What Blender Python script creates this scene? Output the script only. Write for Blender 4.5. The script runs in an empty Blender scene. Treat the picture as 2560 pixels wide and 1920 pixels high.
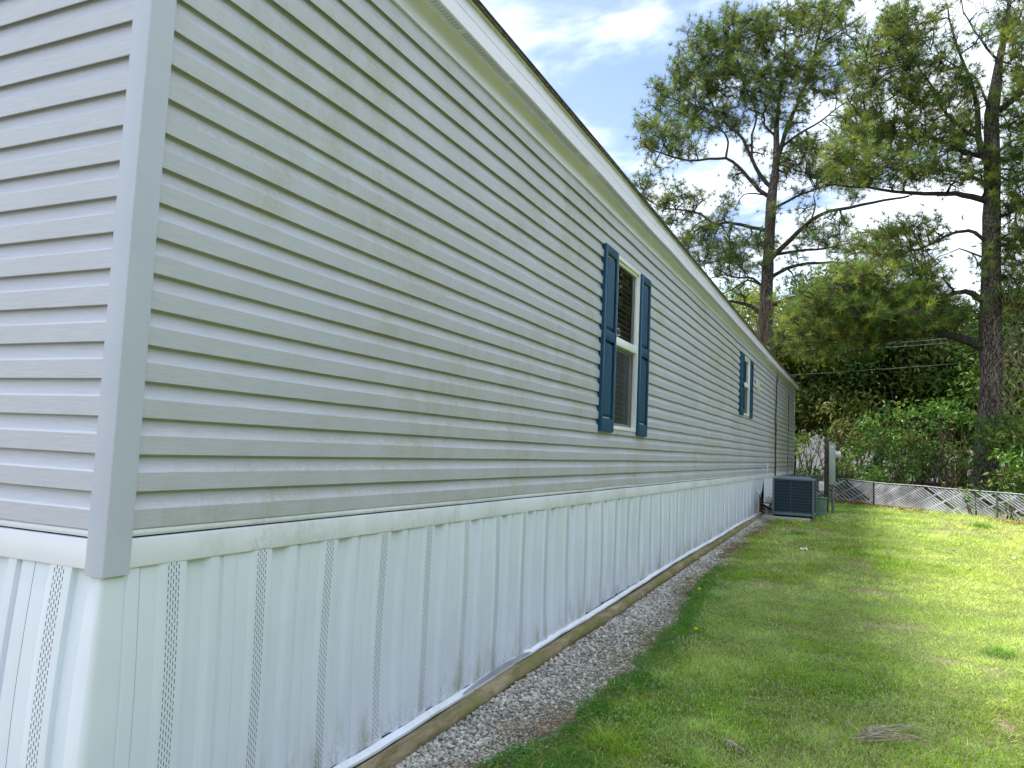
import bpy, math, random
import numpy as np
from mathutils import Vector, Matrix
R = math.radians
random.seed(7); rng = np.random.default_rng(7)
scene = bpy.context.scene
col = scene.collection

# ------------------------------------------------------------------ camera
CAM = np.array([2.0717, -1.6395, 0.2995]); YAW, PITCH, ROLL, FOC = 0.4333, 0.0822, 0.0432, 1938.2
def cam_axes():
    f = np.array([-math.sin(YAW)*math.cos(PITCH), math.cos(YAW)*math.cos(PITCH), math.sin(PITCH)])
    r = np.array([math.cos(YAW), math.sin(YAW), 0.]); u = np.cross(r, f)
    return r*math.cos(ROLL)+u*math.sin(ROLL), -r*math.sin(ROLL)+u*math.cos(ROLL), f
CR, CU, CF = cam_axes()
def at(x, y, Y):
    """the place seen at photo pixel (x, y) of 2560x1920, at distance line y = Y of the world"""
    d = CF + CR*(x-1280)/FOC - CU*(y-960)/FOC
    return CAM + d*(Y-CAM[1])/d[1]
cd = bpy.data.cameras.new('camera'); cam = bpy.data.objects.new('camera', cd); col.objects.link(cam)
cam.matrix_world = Matrix(((CR[0], CU[0], -CF[0], CAM[0]), (CR[1], CU[1], -CF[1], CAM[1]), (CR[2], CU[2], -CF[2], CAM[2]), (0, 0, 0, 1)))
cd.sensor_width = 36; cd.lens = 36*FOC/2560; cd.clip_end = 3000; cd.clip_start = 0.05
scene.camera = cam

# ------------------------------------------------------------------ world, sun, exposure
SUN_EL, SUN_DIR = R(58), Vector((-0.998, 0.05, 0)).normalized()
w = bpy.data.worlds.new('World'); scene.world = w; w.use_nodes = True
nt = w.node_tree; N = nt.nodes; L = nt.links; N.clear()
def nn(t, **k):
    n = N.new(t)
    for a, b in k.items(): setattr(n, a, b)
    return n
out = nn('ShaderNodeOutputWorld'); sky = nn('ShaderNodeTexSky', sky_type='NISHITA')
sky.sun_disc = False; sky.sun_elevation = SUN_EL; sky.sun_rotation = math.atan2(SUN_DIR.x, SUN_DIR.y)
sky.air_density = 1.0; sky.dust_density = 0.6; sky.ozone_density = 1.5
bg = nn('ShaderNodeBackground'); bg.inputs[1].default_value = 0.085
tint = nn('ShaderNodeMix', data_type='RGBA', blend_type='MULTIPLY'); tint.inputs[0].default_value = 1; tint.inputs[7].default_value = (0.80, 0.92, 1.2, 1)
L.new(sky.outputs[0], tint.inputs[6]); L.new(tint.outputs[2], bg.inputs[0])
tc = nn('ShaderNodeTexCoord'); sep = nn('ShaderNodeSeparateXYZ'); L.new(tc.outputs['Generated'], sep.inputs[0])
def M(op, a, b=None, c=None, clamp=False):
    n = nn('ShaderNodeMath', operation=op); n.use_clamp = clamp
    for i, v in enumerate((a, b, c)):
        if v is None: continue
        if isinstance(v, (int, float)): n.inputs[i].default_value = v
        else: L.new(v, n.inputs[i])
    return n.outputs[0]
den = M('ADD', M('MAXIMUM', sep.outputs[2], 0.0), 0.22)
comb = nn('ShaderNodeCombineXYZ'); L.new(M('DIVIDE', sep.outputs[0], den), comb.inputs[0]); L.new(M('DIVIDE', sep.outputs[1], den), comb.inputs[1])
mp = nn('ShaderNodeMapping'); mp.inputs['Rotation'].default_value = (0, 0, R(35)); mp.inputs['Scale'].default_value = (1.0, 1.5, 1); mp.inputs['Location'].default_value = (3.1, 1.7, 0)
L.new(comb.outputs[0], mp.inputs[0])
n1 = nn('ShaderNodeTexNoise'); n1.inputs['Scale'].default_value = 3.0; n1.inputs['Detail'].default_value = 9; n1.inputs['Roughness'].default_value = 0.52; n1.inputs['Distortion'].default_value = 0.35
L.new(mp.outputs[0], n1.inputs['Vector'])
bd = (CF + CR*(1590-1280)/FOC - CU*(190-960)/FOC); bd /= np.linalg.norm(bd)
vdot = nn('ShaderNodeVectorMath', operation='DOT_PRODUCT'); nrm = nn('ShaderNodeVectorMath', operation='NORMALIZE'); L.new(tc.outputs['Generated'], nrm.inputs[0])
L.new(nrm.outputs[0], vdot.inputs[0]); vdot.inputs[1].default_value = tuple(bd)
mr = nn('ShaderNodeMapRange'); mr.interpolation_type = 'SMOOTHSTEP'; mr.inputs['From Min'].default_value = 0.950; mr.inputs['From Max'].default_value = 0.999; mr.inputs['To Max'].default_value = 0.20
L.new(vdot.outputs['Value'], mr.inputs['Value'])
dens = M('SUBTRACT', n1.outputs[0], mr.outputs[0])
cl = nn('ShaderNodeMapRange'); cl.interpolation_type = 'SMOOTHSTEP'; cl.inputs['From Min'].default_value = 0.25; cl.inputs['From Max'].default_value = 0.46; cl.inputs['To Min'].default_value = 0.20
L.new(dens, cl.inputs['Value'])
n2 = nn('ShaderNodeTexNoise'); n2.inputs['Scale'].default_value = 1.7; n2.inputs['Detail'].default_value = 6; L.new(mp.outputs[0], n2.inputs['Vector'])
cr = nn('ShaderNodeValToRGB'); cr.color_ramp.elements[0].position = 0.3; cr.color_ramp.elements[0].color = (0.60, 0.75, 1.0, 1); cr.color_ramp.elements[1].position = 0.62; cr.color_ramp.elements[1].color = (.885, .945, 1, 1)
L.new(n2.outputs[0], cr.inputs[0])
bg2 = nn('ShaderNodeBackground'); bg2.inputs[1].default_value = 0.76; L.new(cr.outputs[0], bg2.inputs[0])
mx = nn('ShaderNodeMixShader'); L.new(cl.outputs[0], mx.inputs[0]); L.new(bg.outputs[0], mx.inputs[1]); L.new(bg2.outputs[0], mx.inputs[2]); L.new(mx.outputs[0], out.inputs[0])
sl = bpy.data.lights.new('sun', 'SUN'); sl.energy = 3.7; sl.angle = R(12); sl.color = (1, 0.96, 0.86)
so = bpy.data.objects.new('sun', sl); col.objects.link(so)
sd = SUN_DIR*math.cos(SUN_EL) + Vector((0, 0, math.sin(SUN_EL)))
so.rotation_euler = sd.to_track_quat('Z', 'Y').to_euler(); so.location = (-8, 5, 12)
vs = scene.view_settings; vs.view_transform = 'Standard'; vs.look = 'None'; vs.gamma = 1; vs.use_curve_mapping = False; vs.exposure = 1.3
scene.cycles.max_bounces = 8; scene.cycles.transparent_max_bounces = 12; scene.cycles.use_denoising = True
scene.cycles.sample_clamp_indirect = 6

# ------------------------------------------------------------------ helpers
def tag(o, label=None, cat=None, group=None, kind=None):
    if label: o['label'] = label
    if cat: o['category'] = cat
    if group: o['group'] = group
    if kind: o['kind'] = kind
    return o
def empty(name, loc, label, cat, group=None):
    o = bpy.data.objects.new(name, None); col.objects.link(o); o.location = loc; o.empty_display_size = .1
    return tag(o, label, cat, group)
def mesh_np(name, V, F, mat=None, smooth=False, sharp=None, colors=None):
    """V (n,3) array, F (m,k) int array of equal-size faces"""
    me = bpy.data.meshes.new(name); V = np.asarray(V, np.float32); F = np.asarray(F, np.int32); m, k = F.shape
    me.vertices.add(len(V)); me.vertices.foreach_set('co', V.ravel())
    me.loops.add(m*k); me.loops.foreach_set('vertex_index', F.ravel())
    me.polygons.add(m); me.polygons.foreach_set('loop_start', np.arange(m, dtype=np.int32)*k)
    me.polygons.foreach_set('use_smooth', np.full(m, bool(smooth)))
    me.update(calc_edges=True)
    if sharp: me.set_sharp_from_angle(angle=R(sharp))
    if colors is not None:
        a = me.color_attributes.new('Col', 'FLOAT_COLOR', 'POINT'); c = np.ones((len(V), 4), np.float32); c[:, :3] = colors; a.data.foreach_set('color', c.ravel())
    if mat: me.materials.append(mat)
    return me
def link(name, me, parent=None, mat=None):
    o = bpy.data.objects.new(name, me); col.objects.link(o)
    if parent is not None:
        o.parent = parent; o.location = -Vector(parent.location) if parent.parent is None else -world_loc(parent)
    if mat: me.materials.append(mat)
    return o
def world_loc(o):
    v = Vector(o.location)
    while o.parent is not None: o = o.parent; v += Vector(o.location)
    return v
class MB:
    def __init__(s): s.v = []; s.f = []
    def add(s, V, F):
        b = len(s.v); s.v += [tuple(map(float, p)) for p in V]; s.f += [tuple(b+i for i in f) for f in F]; return s
    def box(s, a, b, m=None, bev=0):
        x0, y0, z0 = a; x1, y1, z1 = b
        V = [(x0,y0,z0),(x1,y0,z0),(x1,y1,z0),(x0,y1,z0),(x0,y0,z1),(x1,y0,z1),(x1,y1,z1),(x0,y1,z1)]
        if m is not None: V = [tuple(m @ Vector(p)) for p in V]
        return s.add(V, [(0,3,2,1),(4,5,6,7),(0,1,5,4),(1,2,6,5),(2,3,7,6),(3,0,4,7)])
    def tube(s, pts, rad, n=8, cap=True):
        pts = [Vector(p) for p in pts]; rad = rad if hasattr(rad, '__len__') else [rad]*len(pts)
        V = []; F = []; up = None
        for i, p in enumerate(pts):
            t = (pts[min(i+1, len(pts)-1)] - pts[max(i-1, 0)]).normalized()
            if up is None: up = t.orthogonal().normalized()
            up = (up - t*up.dot(t)).normalized(); sd_ = t.cross(up)
            for k in range(n):
                a = 2*math.pi*k/n; V.append(p + (up*math.cos(a)+sd_*math.sin(a))*rad[i])
        for i in range(len(pts)-1):
            for k in range(n): F.append((i*n+k, i*n+(k+1) % n, (i+1)*n+(k+1) % n, (i+1)*n+k))
        if cap: F += [tuple(range(n))[::-1], tuple((len(pts)-1)*n+k for k in range(n))]
        return s.add(V, F)
    def prism(s, poly, axis, a, b):
        """poly of 2D points extruded along axis ('x','y','z') from a to b"""
        def P(u, v, t): return {'y': (u, t, v), 'x': (t, u, v), 'z': (u, v, t)}[axis]
        n = len(poly); V = [P(u, v, a) for u, v in poly] + [P(u, v, b) for u, v in poly]
        return s.add(V, [(i, (i+1) % n, n+(i+1) % n, n+i) for i in range(n)] + [tuple(range(n))[::-1], tuple(range(n, 2*n))])
    def build(s, name, mat, parent=None, smooth=False, bevel=0, sharp=30):
        me = bpy.data.meshes.new(name); me.from_pydata(s.v, [], s.f); me.materials.append(mat)
        o = link(name, me, parent)
        if bevel:
            import bmesh
            bm = bmesh.new(); bm.from_mesh(me); bmesh.ops.remove_doubles(bm, verts=bm.verts, dist=1e-6)
            bmesh.ops.recalc_face_normals(bm, faces=bm.faces)
            ed = [e for e in bm.edges if len(e.link_faces) == 2 and e.calc_face_angle(0) > R(25)]
            bmesh.ops.bevel(bm, geom=ed, offset=bevel, segments=2, profile=.5, affect='EDGES'); bm.to_mesh(me); bm.free()
            smooth = True
        if smooth:
            me.polygons.foreach_set('use_smooth', np.ones(len(me.polygons), bool)); me.set_sharp_from_angle(angle=R(sharp))
        return o
def ico(sub=1):
    import bmesh
    bm = bmesh.new(); bmesh.ops.create_icosphere(bm, subdivisions=sub, radius=1)
    V = np.array([v.co[:] for v in bm.verts]); F = np.array([[v.index for v in f.verts] for f in bm.faces]); bm.free(); return V, F
def fbm(x, y, s, seed=0):
    """cheap smooth value noise, vectorised, about 0..1"""
    tot = 0; amp = 1; nrm_ = 0; x = np.asarray(x, float)*s; y = np.asarray(y, float)*s
    for o in range(3):
        xi = np.floor(x).astype(np.int64); yi = np.floor(y).astype(np.int64); fx = x-xi; fy = y-yi; fx = fx*fx*(3-2*fx); fy = fy*fy*(3-2*fy)
        def h(a, b):
            n = (a*374761393 + b*668265263 + (seed+o*17)*2246822519) & 0xffffffff; n = ((n ^ (n >> 13))*1274126177) & 0xffffffff; return ((n ^ (n >> 16)) & 0xffff)/65535.
        v = (h(xi, yi)*(1-fx)+h(xi+1, yi)*fx)*(1-fy) + (h(xi, yi+1)*(1-fx)+h(xi+1, yi+1)*fx)*fy
        tot = tot+v*amp; nrm_ += amp; amp *= .5; x = x*2.03+7.1; y = y*2.03+3.7
    return tot/nrm_

def leafset(P, size, colr, seed, up=.4):
    """one folded leaf (two triangles) per point"""
    g2 = np.random.default_rng(seed); n = len(P); d = g2.normal(size=(n, 3)); d[:, 2] -= up; d /= np.linalg.norm(d, axis=1)[:, None]; s = g2.normal(size=(n, 3)); s = np.cross(d, s); s /= np.linalg.norm(s, axis=1)[:, None]; nn_ = np.cross(d, s)
    L_ = size[:, None]; W_ = L_*.42; fold = nn_*L_*.10
    V = np.stack([P, P+d*L_*.5+s*W_*.5+fold, P+d*L_, P+d*L_*.5-s*W_*.5+fold], 1).reshape(-1, 3); b = (np.arange(n)*4)[:, None]
    F = np.concatenate([b+np.array([[0, 1, 2]]), b+np.array([[0, 2, 3]])]); return V, F, np.repeat(colr, 4, 0)

# ------------------------------------------------------------------ materials
class Mat:
    def __init__(s, name, rough=.6, spec=.35):
        s.m = bpy.data.materials.new(name); s.m.use_nodes = True; s.t = s.m.node_tree; s.b = s.t.nodes['Principled BSDF']
        s.b.inputs['Roughness'].default_value = rough; s.b.inputs['Specular IOR Level'].default_value = spec
        s.pos = s.n('ShaderNodeNewGeometry').outputs['Position']
    def n(s, t, **k):
        n = s.t.nodes.new(t)
        for a, b in k.items(): setattr(n, a, b)
        return n
    def l(s, a, b): s.t.links.new(a, b)
    def sock(s, v, i):
        if isinstance(v, (int, float)): i.default_value = v
        elif isinstance(v, tuple): i.default_value = v if len(v) == 4 or i.type == 'VECTOR' else v+(1,)
        else: s.l(v, i)
    def math(s, op, a, b=0., clamp=False):
        n = s.n('ShaderNodeMath', operation=op); n.use_clamp = clamp; s.sock(a, n.inputs[0]); s.sock(b, n.inputs[1]); return n.outputs[0]
    def noise(s, scale, vec=(1, 1, 1), detail=5, rough=.55, dist=0, src=None, off=(0, 0, 0)):
        mp = s.n('ShaderNodeMapping'); mp.inputs['Scale'].default_value = vec; mp.inputs['Location'].default_value = off; s.l(src or s.pos, mp.inputs[0])
        n = s.n('ShaderNodeTexNoise'); n.inputs['Scale'].default_value = scale; n.inputs['Detail'].default_value = detail; n.inputs['Roughness'].default_value = rough; n.inputs['Distortion'].default_value = dist
        s.l(mp.outputs[0], n.inputs['Vector']); return n.outputs[0]
    def ramp(s, v, a, b, lo=0., hi=1.):
        n = s.n('ShaderNodeMapRange'); n.interpolation_type = 'SMOOTHSTEP'; s.l(v, n.inputs[0]); n.inputs[1].default_value = a; n.inputs[2].default_value = b; n.inputs[3].default_value = lo; n.inputs[4].default_value = hi; return n.outputs[0]
    def mix(s, f, a, b, mode='MIX'):
        n = s.n('ShaderNodeMix', data_type='RGBA', blend_type=mode); s.sock(f, n.inputs[0]); s.sock(a, n.inputs[6]); s.sock(b, n.inputs[7]); return n.outputs[2]
    def color(s, v): s.sock(v, s.b.inputs['Base Color']); return s
    def bump(s, h, strength=.3, dist=.002, prev=None):
        n = s.n('ShaderNodeBump'); n.inputs['Strength'].default_value = strength; n.inputs['Distance'].default_value = dist; s.l(h, n.inputs['Height'])
        if prev is not None: s.l(prev, n.inputs['Normal'])
        s.l(n.outputs[0], s.b.inputs['Normal']); return n.outputs[0]
    def sepz(s):
        n = s.n('ShaderNodeSeparateXYZ'); s.l(s.pos, n.inputs[0]); return n.outputs
def simple(name, c, rough=.6, spec=.35, var=.12, scale=8, bump=0, metal=0):
    m = Mat(name, rough, spec); n = m.noise(scale)
    d = tuple(v*(1-var) for v in c); e = tuple(min(1, v*(1+var)) for v in c)
    m.color(m.mix(m.ramp(n, .35, .65), d, e))
    if bump: m.bump(m.noise(scale*12), bump, .002)
    m.b.inputs['Metallic'].default_value = metal
    return m.m
def siding_mat(name, dirty):
    m = Mat(name, .42, .4)
    sx = (1, 1, 40) if dirty else (1, 1, 40)
    grain = m.noise(9, (1, 1, 42), 6, .65, .25)
    base = m.mix(m.ramp(grain, .35, .7), (0.475, 0.49, 0.58), (0.555, 0.57, 0.66))
    o = m.sepz()
    if dirty:
        base = m.mix(m.ramp(m.noise(.8), .4, .6), base, m.mix(1., base, (0.95, .945, .93), 'MULTIPLY'))
        # algae film: broad blotches, vertical drips, stronger low on each cove and in the middle of the wall
        blot = m.noise(.75, (1, .9, 1.3), 4, .6, .4, off=(2, 7.3, 4))
        blotm = m.ramp(blot, .40, .66)
        drip = m.noise(7, (1, 1, .32), 6, .7, .2)
        fine = m.noise(46, (1, 1, .8), 5, .75)
        q = m.math('MULTIPLY', blotm, m.math('ADD', m.math('MULTIPLY', m.ramp(drip, .38, .62), .75), .25))
        q = m.math('MULTIPLY', q, m.ramp(fine, .25, .62, .35, 1))
        gz = m.n('ShaderNodeNewGeometry'); sp = m.n('ShaderNodeSeparateXYZ'); m.l(gz.outputs['True Normal'], sp.inputs[0])
        cove = m.ramp(sp.outputs[2], .12, .45)
        cov = m.math('MULTIPLY', cove, m.ramp(m.noise(1.3, (1, .8, 2)), .42, .62))
        q = m.math('ADD', m.math('MULTIPLY', q, .58), m.math('MULTIPLY', m.math('MULTIPLY', cov, m.ramp(fine, .35, .6)), .46), True)
        base = m.mix(q, base, (0.34, 0.34, 0.23))
        yel = m.math('MULTIPLY', m.ramp(m.noise(1.5, (1, 1, 1.2), 3, .5, off=(0, 1.2, 9)), .62, .74), m.ramp(fine, .35, .65))
        base = m.mix(m.math('MULTIPLY', yel, .5), base, (0.36, 0.36, 0.13))
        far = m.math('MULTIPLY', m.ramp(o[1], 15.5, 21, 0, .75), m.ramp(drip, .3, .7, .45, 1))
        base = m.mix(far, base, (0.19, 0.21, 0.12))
        spk = m.ramp(m.noise(150, detail=2), .70, .74); base = m.mix(m.math('MULTIPLY', spk, .3), base, (.1, .1, .09))
    else:
        base = m.mix(m.math('MULTIPLY', m.ramp(m.noise(2), .45, .7), .12), base, (0.4, 0.38, 0.36))
    m.color(base); m.bump(grain, .5, .0016); return m.m
def white_mat(name, c, green=.0, low=None, grain=True, rough=.4, seed=0.):
    m = Mat(name, rough, .4); o = m.sepz(); base = m.mix(m.ramp(m.noise(3), .4, .6), tuple(v*.97 for v in c), c)
    fine = m.noise(35, (1, 1, .7), 5, .8)
    if green:
        b = m.math('MULTIPLY', m.ramp(m.noise(1.8, (1, 1, .5), 5, .6, .3, off=(0, seed, 0)), .42, .66), m.ramp(fine, .3, .62))
        base = m.mix(m.math('MULTIPLY', b, green), base, (0.30, 0.36, 0.24))
        b2 = m.math('MULTIPLY', m.ramp(m.noise(3.1, off=(0, seed+4, 2)), .60, .72), m.ramp(fine, .4, .6))
        base = m.mix(m.math('MULTIPLY', b2, green*.9), base, (0.22, 0.24, 0.20))
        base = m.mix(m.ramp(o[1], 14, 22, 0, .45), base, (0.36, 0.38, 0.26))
    if low is not None:
        g = m.math('SUBTRACT', o[2], m.math('MULTIPLY', o[1], .022)); k = m.ramp(g, low, low+.42, 1, 0)
        st = m.math('MULTIPLY', m.math('MULTIPLY', k, k), m.ramp(m.noise(6, (1, 1, .3), 6, .7), .44, .66))
        st = m.math('MULTIPLY', st, m.ramp(fine, .25, .6, .3, 1))
        base = m.mix(m.math('MULTIPLY', st, .75), base, (0.30, 0.32, 0.17))
        sp_ = m.math('MULTIPLY', m.ramp(g, low, low+.16, 1, 0), m.ramp(m.noise(70, detail=4, rough=.8), .46, .66)); base = m.mix(m.math('MULTIPLY', sp_, .55), base, (0.25, 0.22, 0.17))
        sc_ = m.ramp(m.noise(16, (1, 1, .12), 5, .7), .60, .72); base = m.mix(m.math('MULTIPLY', sc_, .14), base, (0.42, 0.47, 0.48))
        # grey mildew patch on the rounded corner
        dx = m.n('ShaderNodeVectorMath', operation='DISTANCE'); m.l(m.pos, dx.inputs[0]); dx.inputs[1].default_value = (0, .05, -.86)
        mil = m.math('MULTIPLY', m.ramp(dx.outputs['Value'], .03, .17, 1, 0), m.ramp(m.noise(60, detail=6, rough=.8), .42, .6))
        base = m.mix(m.math('MULTIPLY', mil, .55), base, (0.25, 0.28, 0.27))
    m.color(base)
    m.bump(m.noise(10, (1, 1, 30) if grain else (1, 1, 1), 5, .6), .18 if grain else .08, .001); return m.m
def leaf_mat(name, c, var=.5, trans=.25, rough=.5):
    m = Mat(name, rough, .3); at_ = m.n('ShaderNodeVertexColor', layer_name='Col')
    m.color(m.mix(1., at_.outputs[0], c, 'MULTIPLY'))
    tr = m.n('ShaderNodeBsdfTranslucent'); m.l(m.mix(1., at_.outputs[0], tuple(min(1, v*1.3) for v in c), 'MULTIPLY'), tr.inputs[0])
    ms = m.n('ShaderNodeMixShader'); ms.inputs[0].default_value = trans; m.l(m.b.outputs[0], ms.inputs[1]); m.l(tr.outputs[0], ms.inputs[2])
    m.l(ms.outputs[0], m.t.nodes['Material Output'].inputs[0]); return m.m
def bark_mat(name, c1, c2, sc=1):
    m = Mat(name, .9, .15); n = m.noise(9*sc, (1, 1, .22), 6, .7, .6); v = m.n('ShaderNodeTexVoronoi', feature='DISTANCE_TO_EDGE'); v.inputs['Scale'].default_value = 17*sc
    mp = m.n('ShaderNodeMapping'); mp.inputs['Scale'].default_value = (1, 1, .35); m.l(m.pos, mp.inputs[0])
    va = m.n('ShaderNodeVectorMath', operation='ADD'); m.l(mp.outputs[0], va.inputs[0]); nb = m.n('ShaderNodeTexNoise'); nb.inputs['Scale'].default_value = 5; m.l(m.pos, nb.inputs['Vector']); sc_ = m.n('ShaderNodeVectorMath', operation='SCALE'); sc_.inputs['Scale'].default_value = .12
    m.l(nb.outputs['Color'], sc_.inputs[0]); m.l(sc_.outputs[0], va.inputs[1]); m.l(va.outputs[0], v.inputs['Vector'])
    f = m.math('MULTIPLY', m.ramp(v.outputs['Distance'], .0, .16), m.ramp(n, .3, .65, .35, 1))
    m.color(m.mix(f, c1, c2)); m.bump(f, 1., .03); return m.m

G_FRONT = siding_mat('grey_vinyl', False); G_LONG = siding_mat('weathered_grey_vinyl', True)
POST = Mat('corner_vinyl', .38, .4); POST.color(POST.mix(POST.ramp(POST.noise(3), .4, .6), (.47, .50, .61), (.49, .52, .63))); POST.bump(POST.noise(14, (1, 1, .5)), .06, .001); POST = POST.m
W_TRIM = white_mat('white_trim', (.79, .82, .92), .0); W_TRIM_D = white_mat('stained_white_trim', (.79, .82, .91), .40)
SKIRT = white_mat('white_skirting', (.74, .80, .92), .0, low=-1.12, grain=False, rough=.33)
SOFF = white_mat('soffit_vinyl', (.74, .73, .90), .10, grain=False, seed=9.); FASC = white_mat('fascia_metal', (.80, .79, .95), .08, grain=False, rough=.35, seed=3.)
FRAME = simple('white_window_vinyl', (.80, .82, .82), .35, .45, .02)
NAVY = Mat('navy_shutter', .5, .22); NAVY.color(NAVY.mix(NAVY.math('MULTIPLY', NAVY.ramp(NAVY.noise(14, (1, 1, .35), 6, .75), .5, .75), .35), NAVY.mix(NAVY.ramp(NAVY.noise(5, (1, 1, .1), 4), .4, .7), (.005, .055, .115), (.007, .070, .145)), (.05, .12, .17))); NAVY.bump(NAVY.noise(12, (1, 1, .15), 5, .6, .5), .25, .001); NAVY = NAVY.m
DARK = simple('dark_void', (.012, .012, .013), .8, .1); ROOM = simple('room_paint', (.25, .24, .22), .8)
BLIND = simple('blind_slat', (.8, .8, .76), .5); SHINGLE = simple('shingle', (.13, .125, .115), .9, .2, .35, 30, .5)
METAL = simple('galvanized', (.17, .19, .20), .6, .5, .15, 14, metal=.7)
BOX_G = simple('grey_green_paint', (.27, .33, .31), .42, .4, .05, 4); PED_G = simple('utility_green', (.10, .19, .13), .5, .4, .08, 5)
AC_GRAY = simple('ac_casing', (.10, .145, .17), .45, .45, .08, 6); AC_DARK = simple('ac_coil', (.016, .032, .052), .6, .3, .3, 60); AC_WIRE = simple('ac_guard', (.07, .115, .15), .4, .5, .1, 6)
CONC = simple('concrete', (.30, .32, .27), .9, .2, .2, 18, .4); PVC = simple('pvc', (.75, .76, .72), .4, .4, .04); IVORY = simple('ivory_plastic', (.62, .60, .44), .5)
RUST = simple('rusty_pipe', (.20, .12, .06), .8); WOODP = simple('old_post_wood', (.075, .058, .045), .9, .15, .3, 10, .6)
LATH = simple('white_lath', (.36, .37, .41), .6, .3, .35, 3); DEAD = simple('dead_vine_wood', (.10, .07, .055), .9, .1, .3, 12)
GREYB = simple('grey_board', (.26, .28, .31), .6)

def log_material():
    m = Mat('weathered_timber', .85, .2); n = m.noise(5, (3, .6, 3), 6, .7, .5); g = m.noise(2.2, (1, 1.2, 1), 4, .6)
    c = m.mix(m.ramp(n, .3, .7), (.15, .115, .06), (.36, .30, .19)); c = m.mix(m.ramp(g, .38, .6, 0, .85), c, (.155, .155, .045))
    k = m.ramp(m.noise(20, (4, .5, 4), 4), .62, .68, 0, .6); c = m.mix(k, c, (.05, .042, .03)); m.color(c); m.bump(n, .7, .006); return m.m
LOG = log_material()

# ------------------------------------------------------------------ ground
RAIL_Y = [-6, 0, 1.2, 2.4, 3.5, 4.7, 7.1, 11, 14.8, 23.3, 60]; RAIL_Z = [-1.13, -1.11, -1.087, -1.067, -1.032, -.995, -.938, -.865, -.81, -.66, -.4]
def zr(y): return np.interp(y, RAIL_Y, RAIL_Z)
EDGE_Y = [-6, 0, 1.5, 1.75, 2.7, 4, 5.7, 9.6, 14.3, 16, 30]; EDGE_X = [.44, .44, .47, .54, .66, .68, .50, .36, .36, .2, .2]
def ground_z(x, y):
    x = np.asarray(x, float); y = np.asarray(y, float)
    z = -1.165 + .022*np.clip(y, -10, 34) + .0012*np.clip(y-34, 0, 900)
    z = z + .035*(fbm(x, y, .9, 3)-.5)*np.clip((x-.5)/1., 0, 1) + .012*(fbm(x, y, 4, 5)-.5)
    # grass edge stands a touch higher than the gravel strip
    e = np.interp(y, EDGE_Y, EDGE_X); z = z + .018*np.clip((x-e)/.15, 0, 1)*(y < 16) - .016*np.clip((e+.05-x)/.25, 0, 1)*(y < 16)
    return z
gx = np.concatenate([np.array([-900, -300, -90, -40, -20, -9]), np.arange(-5, .0, 1.), np.arange(0, 4.0, .05), np.arange(4, 9, .25), np.array([9, 11, 14, 20, 30, 50, 90, 300, 900.])])
gy = np.concatenate([np.array([-600, -100, -20, -8, -4, -2]), np.arange(-1, 9, .06), np.arange(9, 25, .2), np.array([25, 28, 34, 45, 70, 120, 300, 900, 1800.])])
GX, GY = np.meshgrid(gx, gy); GZ = ground_z(GX, GY); nx = len(gx); ii = np.arange(nx-1)[None, :]+np.arange(len(gy)-1)[:, None]*nx; ii = ii.ravel()
def ground_material():
    m = Mat('ground_soil', .95, .1); a = m.n('ShaderNodeVertexColor', layer_name='Col')
    n = m.noise(38, detail=6, rough=.8); n2 = m.noise(7, detail=5)
    c = m.mix(1., a.outputs[0], m.mix(m.ramp(n, .25, .75), (.45, .42, .40), (1.5, 1.5, 1.45)), 'MULTIPLY')
    c = m.mix(m.ramp(n2, .5, .7, 0, .35), c, (.10, .075, .045)); m.color(c); m.bump(n, .8, .012); return m.m
e_ = np.interp(GY, EDGE_Y, EDGE_X); edge_n = GX-e_+.25*(fbm(GX, GY, 3, 11)-.5)
PATCH = [(2.25, 5.65, .28, .14), (2.63, 4.70, .16, .10), (2.83, 4.55, .13, .10), (2.42, 5.95, .2, .1), (3.55, 14.2, .7, .35), (1.2, 12.6, .5, .5), (2.0, 7.16, .35, .12), (1.95, 8.9, .3, .25), (4.2, 15.6, 1.2, .25), (3.0, 16.6, 1.2, .2), (2.9, 3.25, .16, .10), (2.72, 3.4, .08, .2), (1.35, 15.6, .5, .35), (4.6, 11.5, .5, .3), (1.1, 6.9, .25, .18)]
def patch_mask(x, y):
    k = np.zeros_like(np.asarray(x, float)); wv = .7*(fbm(x, y, 5, 21)-.5)
    for px_, py_, rx, ry in PATCH: k = np.maximum(k, np.clip(1.25-np.sqrt(((x-px_)/rx)**2+((y-py_)/ry)**2)+wv*3.2, 0, 1))
    return np.clip(k, 0, 1)
gc = np.zeros(GX.shape+(3,)); t = np.clip(edge_n/.12+.5, 0, 1)[..., None]
mo = np.clip((fbm(GX, GY, 5, 35)-.45)*4, 0, 1)[..., None]*np.clip(1.3+(GX-e_)/.25, 0, 1)[..., None]
gc[:] = (1-t)*(np.array([.19, .17, .13])*(1-mo)+mo*np.array([.13, .15, .05])) + t*np.array([.16, .20, .06])
pm = patch_mask(GX, GY)[..., None]; gc = gc*(1-pm)+pm*np.array([.27, .225, .15])
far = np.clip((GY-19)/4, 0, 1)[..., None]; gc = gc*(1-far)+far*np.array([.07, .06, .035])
me = mesh_np('ground', np.stack([GX, GY, GZ], -1).reshape(-1, 3), np.stack([ii, ii+1, ii+nx+1, ii+nx], -1), ground_material(), True, colors=gc.reshape(-1, 3))
tag(link('ground', me), 'lawn soil sloping gently up beside the grey mobile home', kind='structure')

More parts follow.
